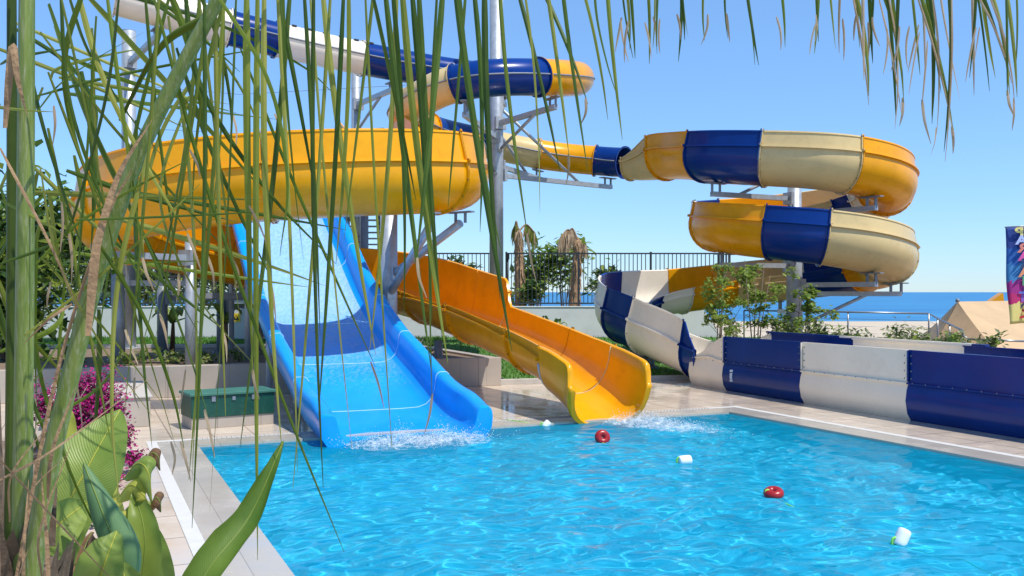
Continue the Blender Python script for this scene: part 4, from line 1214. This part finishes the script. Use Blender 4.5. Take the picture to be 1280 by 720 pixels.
# small plants
def banana_plant(u, Y, zb, h, label, seed, mats=(M_leaf1, M_leaf2), nl=6, wd=.18, ln=.8, lean=.5):
    r = random.Random(seed); b0 = P(u, 365, Y); b0.z = zb
    root = empty('banana_plant', b0, label, 'plant')
    mb = MB(); mb.tube([b0, b0+Vector((.02,0,h*.5)), b0+Vector((.03,0,h))], [.07,.06,.035], 10); mb.build('stem', M_brownleaf, root)
    for k in range(nl):
        a = k*2*math.pi/nl + r.uniform(-.4,.4); d = Vector((math.cos(a), math.sin(a)*.7, 0)); l_ = ln*r.uniform(.7,1.2); el = r.uniform(.2,1.2)
        broad_leaf([b0+Vector((0,0,h*.9)), b0+Vector((0,0,h*.9))+d*l_*.45+Vector((0,0,l_*.55*el)), b0+Vector((0,0,h*.9))+d*l_*(lean+.3)+Vector((0,0,l_*(.5*el-.15)))], wd*r.uniform(.7,1.2), mats[k % len(mats)], root, fold=.35)
def broad_leaf(ctrl, wd, m, root, fold=.3, side=None, roll=0.0, wave=.05, N=18, ragged=0.0, seed=1, name='leaf', flip=1, pk=1.0):
    r = random.Random(seed)
    arr, _ = catmull([list(p) for p in ctrl], 9); pts = [Vector(p) for p in arr]; n_ = len(pts); rows = []
    for i, p in enumerate(pts):
        f = i/(n_-1); t = (pts[min(i+1,n_-1)]-pts[max(i-1,0)]).normalized()
        s_ = Vector(side).normalized() if side is not None else t.cross(Vector((0,0,1)))
        if s_.length < .1: s_ = Vector((1,0,0))
        s_ = (s_ - t*s_.dot(t)).normalized(); u = s_.cross(t)*flip
        ww = wd*(math.sin(math.pi*min(1,(f*.97+.03))**(.75*pk))**.8 if f < 1 else 0)+.003
        row = []
        for k in range(-5, 6):
            g = k/5; an_ = g*(fold + roll*f)*1.6
            x = math.sin(an_)/(max(abs(fold+roll*f)*1.6,.05)) if (fold+roll) else g
            z = (1-math.cos(an_))/(max(abs(fold+roll*f)*1.6,.05))
            jit = wave*wd*math.sin(f*22+g*3)*abs(g) + (r.uniform(-ragged,ragged)*wd if abs(k) == 5 else 0)
            row.append(p + s_*x*ww + u*(z*ww + jit) + (s_*(.0)))
        rows.append(row)
    mb = MB(); mb.quadgrid(rows)
    lf = mb.build(name, m, root)
    uv = lf.data.uv_layers.new(name='UVMap')
    for lp in lf.data.loops:
        uv.data[lp.index].uv = ((lp.vertex_index // 11)/(n_-1), (lp.vertex_index % 11)/10)
    mb = MB(); mb.tube([p + Vector((0,0,0)) for p in pts], [max(.002, .045*wd*(1-.8*i/n_)) for i in range(n_)], 6); mb.build('midrib', M_bananay if m in (M_banana, M_bananay) else M_banana, lf)
    return lf
banana_plant(281, 25.0, .62, .85, 'young banana plant with drooping leaves right of the slim column', 1, (M_leaf2, M_banana), 7, .16, .8)
banana_plant(215, 24.6, .62, .85, 'young banana plant with drooping leaves left of the slim column', 2, (M_banana, M_leaf2), 7, .16, .8)
banana_plant(690, 31.5, .5, .45, 'small green plant with narrow leaves before the white wall', 3, (M_leaf2, M_banana), 5, .09, .9, .3)
banana_plant(655, 31.8, .5, .35, 'upright broad-leaved plant by the top of the yellow chute', 4, (M_leaf2, M_banana), 4, .13, .85, .1)
# low plants in the soil strip
r = random.Random(44)
mb = MB()
for k in range(60):
    f = r.random(); c = W0.lerp(W1, .3+.62*f) + nW*r.uniform(.8,2.8); leafcloud(mb, (c.x,c.y,.72), (.2,.2,.13), 40, .07, r, (0,1,2))
tag(mb.build('ground_cover', [M_leaf4, M_leaf1, M_leaf2]), 'sparse low plants in the soil strip above the retaining wall', 'plants', kind='stuff')

# bougainvillea
r = random.Random(9)
bo = empty('bougainvillea', (-6.3,13.2,.06), 'magenta bougainvillea bush left of the pool', 'bush')
mb = MB()
for (u, v, Y, rd, nn) in ((112,488,12.6,.42,900),(130,515,12.4,.38,900),(100,525,12.2,.36,700),(150,545,12.0,.26,420),(165,575,11.6,.2,200),(95,560,11.8,.35,500),(130,590,11.2,.32,380),(60,505,12.6,.35,400)):
    leafcloud(mb, P(u,v,Y), (rd*.66,rd*.66,rd*.62), int(nn*2.6), .040, r, (0,0,0,1,2), elong=1.1)
for (u, v, Y, rd, nn) in ((110,620,10.6,.4,500),(90,660,9.8,.4,500),(120,690,9.0,.4,400)):
    leafcloud(mb, P(u,v,Y), (rd,rd,rd), nn, .055, r, (1,1,2,3), elong=1.2)
mb.build('foliage', [M_pink, M_pinkd, M_leaf3, M_brownleaf], bo)
mb = MB()
for k in range(16):
    e = P(r.uniform(60,175), r.uniform(470,600), 12.2); mb.tube([(-5.9+r.uniform(-.4,.4),12.0,.05), (e.x*.5-2.95, 12.1, e.z*.55), e], [.02,.014,.004], 6)
mb.build('stems', M_twig, bo)

# ------------------------------------------------------------------ foreground broad leaves
bp_ = empty('strelitzia_plant', (P(110,700,3.2).x, 3.2, .06), 'broad-leaved plant with large pale green leaf at lower left', 'plant')
def px(*a): return [P(*q) for q in a]
broad_leaf(px((60,800,3.1),(80,650,3.15),(112,580,3.2),(150,512,3.35)), .122, M_banana, bp_, .22, side=(.92,.25,.2), seed=1, wave=.02, pk=1.9)
broad_leaf(px((150,760,2.95),(150,700,2.9),(128,640,2.9),(104,578,2.95)), .075, M_bananad, bp_, .9, side=(1,.2,.0), seed=2, wave=.01, flip=-1)
broad_leaf(px((60,700,3.5),(72,620,3.5),(80,540,3.5),(82,500,3.5)), .055, M_bananay, bp_, .3, side=(.8,.6,0), seed=3)
broad_leaf(px((20,780,3.0),(45,690,3.0),(80,650,3.05),(110,628,3.15)), .09, M_banana, bp_, .5, side=(.5,.2,-.7), seed=4)
broad_leaf(px((100,780,2.7),(125,720,2.65),(136,690,2.65),(146,664,2.7)), .075, M_banana, bp_, .6, side=(1,.1,.1), seed=5)
broad_leaf(px((170,800,2.8),(160,740,2.8),(150,700,2.8)), .07, M_banana, bp_, .5, side=(1,.3,.3), seed=6)
broad_leaf(px((120,800,3.6),(110,720,3.6),(105,690,3.7),(115,665,3.8)), .10, M_brownleaf, bp_, .5, side=(1,.1,.6), seed=7)
broad_leaf(px((60,800,3.6),(60,720,3.6),(72,680,3.7),(80,650,3.8)), .10, M_brownleaf, bp_, .5, side=(.6,.1,.8), seed=8)
cp = empty('curled_leaf_plant', (P(180,720,3.6).x, 3.6, .06), 'yellow-green plant with curled drying leaves beside the walkway', 'plant')
broad_leaf(px((140,780,3.5),(144,700,3.5),(142,640,3.55),(137,590,3.6)), .05, M_bananay, cp, .35, side=(1,.2,0), seed=3)
for k, (u, v, du, dv, wd) in enumerate(((150,612,34,-6,.05),(150,640,38,-2,.055),(152,668,36,4,.06),(155,697,34,8,.06),(160,585,30,22,.05),(148,655,-6,30,.05))):
    broad_leaf(px((u-4,v+12,3.5),(u+du*.4,v-6,3.45),(u+du*.85,v+6,3.42),(u+du,v+dv+22,3.45)), wd, (M_bananay, M_banana, M_bananay)[k % 3], cp, .75, side=(.1,.5,1), roll=.4, seed=k+3, wave=.08)
broad_leaf(px((190,800,3.5),(192,730,3.45),(186,680,3.42),(176,640,3.45)), .075, M_banana, cp, .3, side=(1,.3,.1), seed=12)
broad_leaf(px((165,800,3.4),(180,700,3.38),(178,650,3.4),(165,615,3.45)), .065, M_leaf2, cp, .45, side=(1,.2,.3), seed=13)
broad_leaf(px((182,575,3.5),(190,566,3.5),(198,572,3.5),(200,588,3.52)), .03, M_brownleaf, cp, .9, side=(.2,.4,1), seed=14)
broad_leaf(px((184,640,3.45),(194,622,3.45),(200,628,3.45),(201,640,3.47)), .03, M_brownleaf, cp, .8, side=(.2,.4,1), seed=15)
mb = MB()
for k in range(5): mb.tube([P(150+k*9,1100,3.55), P(148+k*8,760,3.5), P(146+k*7,680,3.5)], [.02,.016,.008], 8)
mb.build('stem', M_petiole, cp)
lf = empty('banana_plant', (P(230,800,2.2).x, 2.2, .06), 'plant with one long upright green leaf before the pool corner', 'plant')
broad_leaf(px((215,790,2.1),(262,710,2.15),(312,645,2.25),(354,552,2.35)), .047, M_bananag, lf, .75, side=(.75,-.1,-.35), seed=21, wave=.09, ragged=.04)
mb = MB(); q0 = P(215,790,2.1); mb.tube([Vector((q0.x-.1,q0.y,.06)), q0+Vector((-.04,0,-.4)), q0], [.03,.022,.01], 8); mb.build('stem', M_petiole, lf)

# ------------------------------------------------------------------ foreground palm
palm = empty('fan_palm', (-1.3, 2.6, .06), 'fan palm in the foreground with hanging blades across the top left', 'palm')
mb = MB()
N = 10
rows_pts = [Vector((-1.42,2.62,.0+k*.16)) for k in range(N)]
mb.tube(rows_pts, [.20-.006*k+(.012 if k % 2 else 0) for k in range(N)], 16)
rr = random.Random(3)
for k in range(120):
    a = rr.uniform(0,6.28); z = rr.uniform(.1,1.5); q = Vector((-1.42+.19*math.cos(a), 2.62+.19*math.sin(a), z)); d = Vector((math.cos(a),math.sin(a),0)); s_ = Vector((-d.y,d.x,0))
    mb.poly([q-s_*.04, q+s_*.04, q+d*.06+Vector((0,0,rr.uniform(.1,.25)))])
mb.build('trunk', M_trunk, palm)
def petiole(ctrl, wd, th, m=M_petiole, dead=False):
    arr, _ = catmull([list(p) for p in ctrl], 10); pts = [Vector(p) for p in arr]; rows = []
    for i, p in enumerate(pts):
        f = i/(len(pts)-1); t = (pts[min(i+1,len(pts)-1)]-pts[max(i-1,0)]).normalized(); s_ = t.cross(Vector((0,1,0))).normalized(); u = s_.cross(t)
        ww = wd*(1-.35*f-.25*f*f)
        sec = [(-1,0),(-.85,.35),(-.3,.25),(0,.12),(.3,.25),(.85,.35),(1,0),(.8,-.55),(.3,-.9),(-.3,-.9),(-.8,-.55)]
        rows.append([p + s_*a*ww*.5 - u*b*th*.5*-1 for a, b in sec])
    mb = MB(); mb.quadgrid(rows, True, 0, True, True)
    o = mb.build('petiole', m, palm, sharp=40)
    return o
petiole(px((22,1150,2.55),(26,800,2.5),(31,400,2.45),(34,0,2.4),(36,-120,2.4)), .062, .05)
petiole(px((12,1150,2.62),(12,800,2.6),(15,400,2.55),(15,0,2.5),(14,-120,2.5)), .035, .04, MATS['palm_blade_dark'])
petiole(px((10,1150,2.5),(40,720,2.45),(98,430,2.4),(165,215,2.35),(262,20,2.3),(330,-90,2.25)), .058, .045)
petiole(px((0,1100,2.75),(-8,640,2.7),(-14,400,2.7),(-20,100,2.7)), .07, .05, M_trunk)
# dry sheath edge along the leaning petiole
def ribbon(mb, pts, wd, mi, r, fold=.35, ns=None):
    arr, _ = catmull([list(p) for p in pts], 8); q = [Vector(p) for p in arr]; n_ = len(q); rows = []
    tw0 = r.uniform(-.6,.6); tw1 = tw0 + r.uniform(-.7,.7)
    for i, p in enumerate(q):
        f = i/(n_-1); t = (q[min(i+1,n_-1)]-q[max(i-1,0)]).normalized()
        s_ = t.cross(Vector((0,1,0)))
        if s_.length < .05: s_ = Vector((1,0,0))
        s_.normalize(); u = s_.cross(t); a = tw0*(1-f)+tw1*f
        s2 = s_*math.cos(a)+u*math.sin(a); u2 = -s_*math.sin(a)+u*math.cos(a)
        w_ = wd*.5*(min(1,.55+f*3)*(1-f**2.6)) + .0006
        rows.append([p - s2*w_ + u2*w_*fold, p, p + s2*w_ + u2*w_*fold])
    mb.quadgrid([q_[:2] for q_ in rows], False, mi); mb.quadgrid([q_[1:] for q_ in rows], False, mi)
mb = MB(); r = random.Random(31)
for off in range(2):
    o = r.uniform(-10,-4)
    ribbon(mb, px((22+o,760,2.36),(80+o,470,2.33),(140+o,280,2.3),(175+o,210+off*4,2.28)), .012*r.uniform(.5,1.2), 0, r, .1)
ribbon(mb, px((110,420,2.25),(118,330,2.25),(125,290,2.25),(150,215,2.25),(190,150,2.25)), .020, 0, r, .1)
ribbon(mb, px((6,160,2.3),(15,60,2.3),(22,100,2.28),(34,145,2.27)), .02, 0, r, .1)
for k in range(10):
    u = r.uniform(0,60); v = r.uniform(520,740); ribbon(mb, px((u,v+60,2.34),(u+r.uniform(-10,25),v,2.3),(u+r.uniform(-20,50),v-r.uniform(40,130),2.3)), .008*r.uniform(.5,1.3), 0, r, .1)
for (a, b_, c) in (((0,575),(60,640),(150,735)),((0,600),(70,560),(190,470)),((0,185),(60,300),(95,380)),((90,380),(60,400),(30,430))):
    ribbon(mb, px((*a,2.25),(*b_,2.22),(*c,2.25)), .006, 0, r, .1)
mb.build('dry_sheath', [M_fiber], palm)

M_blade4 = leafmat('palm_blade_yellow', (.20,.22,.02), (.42,.42,.09), .4, scale=2.0)
M_blade5 = leafmat('palm_blade_mid', (.04,.085,.01), (.13,.20,.025), .4, scale=3.0)
BM = [M_blade1, M_blade2, M_blade3, M_dry, M_blade4, M_blade5]
def frond(rach, blades_, label=None, seed=1):
    """rach: rachis control points; blades_: list of (u0,v0,u1,v1,width_px,Y0,Y1,bend,material)"""
    r = random.Random(seed); mb = MB()
    if rach:
        arr, _ = catmull([list(p) for p in rach], 10); mb.tube([Vector(p) for p in arr], [.012 - .008*i/len(arr) for i in range(len(arr))], 6, 0)
    for (u0,v0,u1,v1,wp,Y0,Y1,bend,mi) in blades_:
        if mi != 3: mi = r.choice((mi, mi, mi, 4, 5, 5))
        mid1 = P(u0+(u1-u0)*.33+bend, v0+(v1-v0)*.36, Y0+(Y1-Y0)*.33); mid2 = P(u0+(u1-u0)*.70+bend*.8, v0+(v1-v0)*.72, Y0+(Y1-Y0)*.7)
        ribbon(mb, [P(u0,v0,Y0), mid1, mid2, P(u1,v1,Y1)], wp*Y0/F, mi, r)
        if r.random() < .4 and v1 > 120:        # frayed dry tip
            L_ = r.uniform(25,60); du = r.uniform(-10,14)
            ribbon(mb, [P(u1-(u1-u0)*.04, v1-8, Y1), P(u1+du*.3, v1+L_*.4, Y1), P(u1+du, v1+L_, Y1+.01)], 3.2*Y1/F, 3, r, .1)
    return mb.build('frond', BM, palm)
r = random.Random(12)
# main curtain of hanging blades, read off the photo (root u,v -> tip u,v, width px)
cur = [(308,-30,316,470,11,1),(296,-40,262,640,7,0),(330,-30,352,560,9,0),(322,-20,322,700,12,1),(352,-40,380,330,9,0),(345,-40,372,590,8,2),(378,-40,400,420,12,1),(392,-40,404,610,9,2),(436,-40,420,330,12,1),(430,-30,398,520,9,0),
       (470,-40,430,300,11,1),(478,-40,540,470,12,0),(488,-40,505,395,15,2),(497,-40,462,440,10,0),(500,-40,560,455,14,1),(512,-40,540,400,10,2),(522,-40,552,420,12,1),(548,-40,540,500,8,2),(556,-40,520,330,9,1),(565,-40,640,440,11,1),(570,-40,628,320,9,2),
       (585,-40,560,260,8,1),(590,-40,600,290,10,1),(605,-40,625,375,10,2),(622,-40,660,300,7,1),(640,-40,700,215,8,2),(652,-40,675,265,7,1),(665,-40,735,130,6,2),(680,-40,712,200,6,1),(700,-40,735,215,6,2),(722,-40,760,150,6,1),(742,-40,775,130,6,2),(757,-40,778,175,6,1),
       (400,-40,470,445,9,1),(415,-40,366,610,6,2),(455,-40,490,560,6,1),(365,-40,300,560,8,2),(385,-40,440,560,5,2),(282,-30,236,600,8,1),(268,-30,282,520,9,0),(255,-20,240,660,6,2),(245,-30,300,400,10,1),(340,-40,395,250,10,0),(460,-30,520,250,9,0)]
bl = []
for u0,v0,u1,v1,wp,mi in cur:
    Y = 2.35 + r.uniform(-.25,.35)
    bl.append((u0,v0,u1,v1,wp*r.choice((.45,.6,.8)),Y,Y+r.uniform(-.12,.12),r.uniform(-7,7),mi))
frond(px((330,-90,2.25),(450,-120,2.4),(600,-90,2.5),(770,-40,2.6)), bl[:24], seed=1)
frond(px((330,-100,2.25),(430,-150,2.5),(560,-110,2.7),(700,-60,2.8)), bl[24:], seed=2)
# wispy tips of a second crown along the top right
bl = []
u = 785
while u < 1262:
    cl = r.choice((0,1,1,2,3))
    for k in range(cl):
        uu = u + r.uniform(-10,12)
        dep = 30 + 75*math.exp(-((u-800)/60)**2)*.6 + 118*math.exp(-((u-1190)/110)**2) + 45*math.exp(-((u-950)/90)**2)
        vt = dep*r.uniform(.55,1.05) + 10
        Y = 2.7 + r.uniform(-.2,.3)
        bl.append((uu, -45, uu + r.uniform(-8,22)*(vt/90), vt, r.uniform(2.2,4.6), Y, Y+.05, r.uniform(-4,4), r.choice((0,1,1,2,3))))
        if r.random() < .6: bl.append((uu, vt*.35, uu + r.uniform(-14,14), vt*r.uniform(.9,1.15), 2.6, Y, Y+.02, r.uniform(-3,3), 3))
    u += r.uniform(10,30)
for (u0,u1,v1) in ((1215,1262,92),(1230,1262,118),(1185,1180,190),(1160,1165,155),(1140,1192,165),(1092,1130,130),(1105,1120,150),(1060,1086,120)):
    bl.append((u0,-40,u1,v1,5,2.75,2.8,r.uniform(2,10),r.choice((1,2)))); bl.append((u0+5,-10,u1+r.uniform(-6,8),v1+12,2.4,2.75,2.8,r.uniform(0,8),3))
frond(px((700,-60,2.75),(900,-110,2.75),(1100,-90,2.8),(1270,-55,2.85)), bl, seed=3)
# diagonal blades on the left
dia = [(190,-10,430,690,6,1),(60,5,250,420,11,0),(50,40,300,330,9,1),(75,-20,205,400,10,1),(95,-20,330,240,10,0),(110,-20,420,120,9,1),(45,120,330,60,9,1),(45,140,180,40,7,0),(40,240,330,250,8,1),(45,330,245,195,8,2),(30,420,250,230,8,1),
       (200,-30,155,520,8,1),(215,-20,120,440,8,0),(180,-20,225,350,9,1),(150,-20,60,360,8,2),(132,-20,180,330,8,1),(230,-20,420,330,8,1),(210,20,240,600,9,1),(250,-20,165,480,9,0),(262,0,195,420,8,1),(280,10,230,470,8,1),(120,20,75,600,7,2),
       (60,160,140,560,8,1),(50,210,190,520,8,0),(45,300,140,700,8,1),(60,90,220,560,9,1),(30,60,110,330,7,0),(0,80,90,60,8,1),(0,130,70,140,8,0),(0,250,90,300,8,1),(0,330,80,260,8,2),(0,440,60,360,8,1),(10,30,120,170,8,1),
       (40,480,160,330,8,1),(45,530,150,420,7,0),(170,150,190,560,8,1),(188,180,150,640,7,1),(300,60,470,460,7,0),(160,-30,330,190,8,2),(140,-30,300,90,7,1),(92,330,265,325,7,1),(95,275,320,265,6,2),(62,100,180,60,7,0),(220,60,340,350,8,1),(236,120,330,470,7,0),
       (240,-30,290,180,11,0),(205,-30,260,210,10,1),(256,-30,350,320,9,1),(290,-30,240,260,10,1),(110,-30,130,260,8,2),(92,-30,240,300,8,1),(70,-30,160,420,8,0),(270,60,180,330,8,1),(150,230,260,520,7,1),(120,300,230,560,6,0)]
bl = []
for u0,v0,u1,v1,wp,mi in dia:
    Y = 2.5 + r.uniform(-.35,.6)
    bl.append((u0,v0,u1,v1,wp*r.choice((.45,.6,.85)),Y,Y+r.uniform(-.2,.2),r.gauss(0,26),r.choice((mi,1,0))))
frond(px((34,-20,2.45),(120,-60,2.5),(200,-60,2.5)), bl[:26], seed=4)
frond(px((262,20,2.32),(200,60,2.4),(150,150,2.6)), bl[26:], seed=5)
# far background of palm leaves at left, thin
bl = []
for k in range(34):
    u0 = r.uniform(-30,150); v0 = r.uniform(-30,420); a = r.uniform(.1,2.2); ln = r.uniform(120,300)
    Y = 3.6 + r.uniform(-.4,1.0)
    bl.append((u0,v0,u0+ln*math.cos(a),v0+ln*math.sin(a),r.uniform(4,8),Y,Y+.2,r.uniform(-18,18),r.choice((0,1,1,2))))
frond(None, bl, seed=6)
# thin wires high up on the left
mb = MB()
mb.tube([P(150,105,30), P(230,112,30), P(300,118,31), P(620,100,27)], .008, 5); mb.tube([P(165,160,30), P(320,168,30), P(480,160,28)], .008, 5)
tag(mb.build('overhead_wire', M_steeld), 'thin wires stretched between the columns high on the left', 'wire')
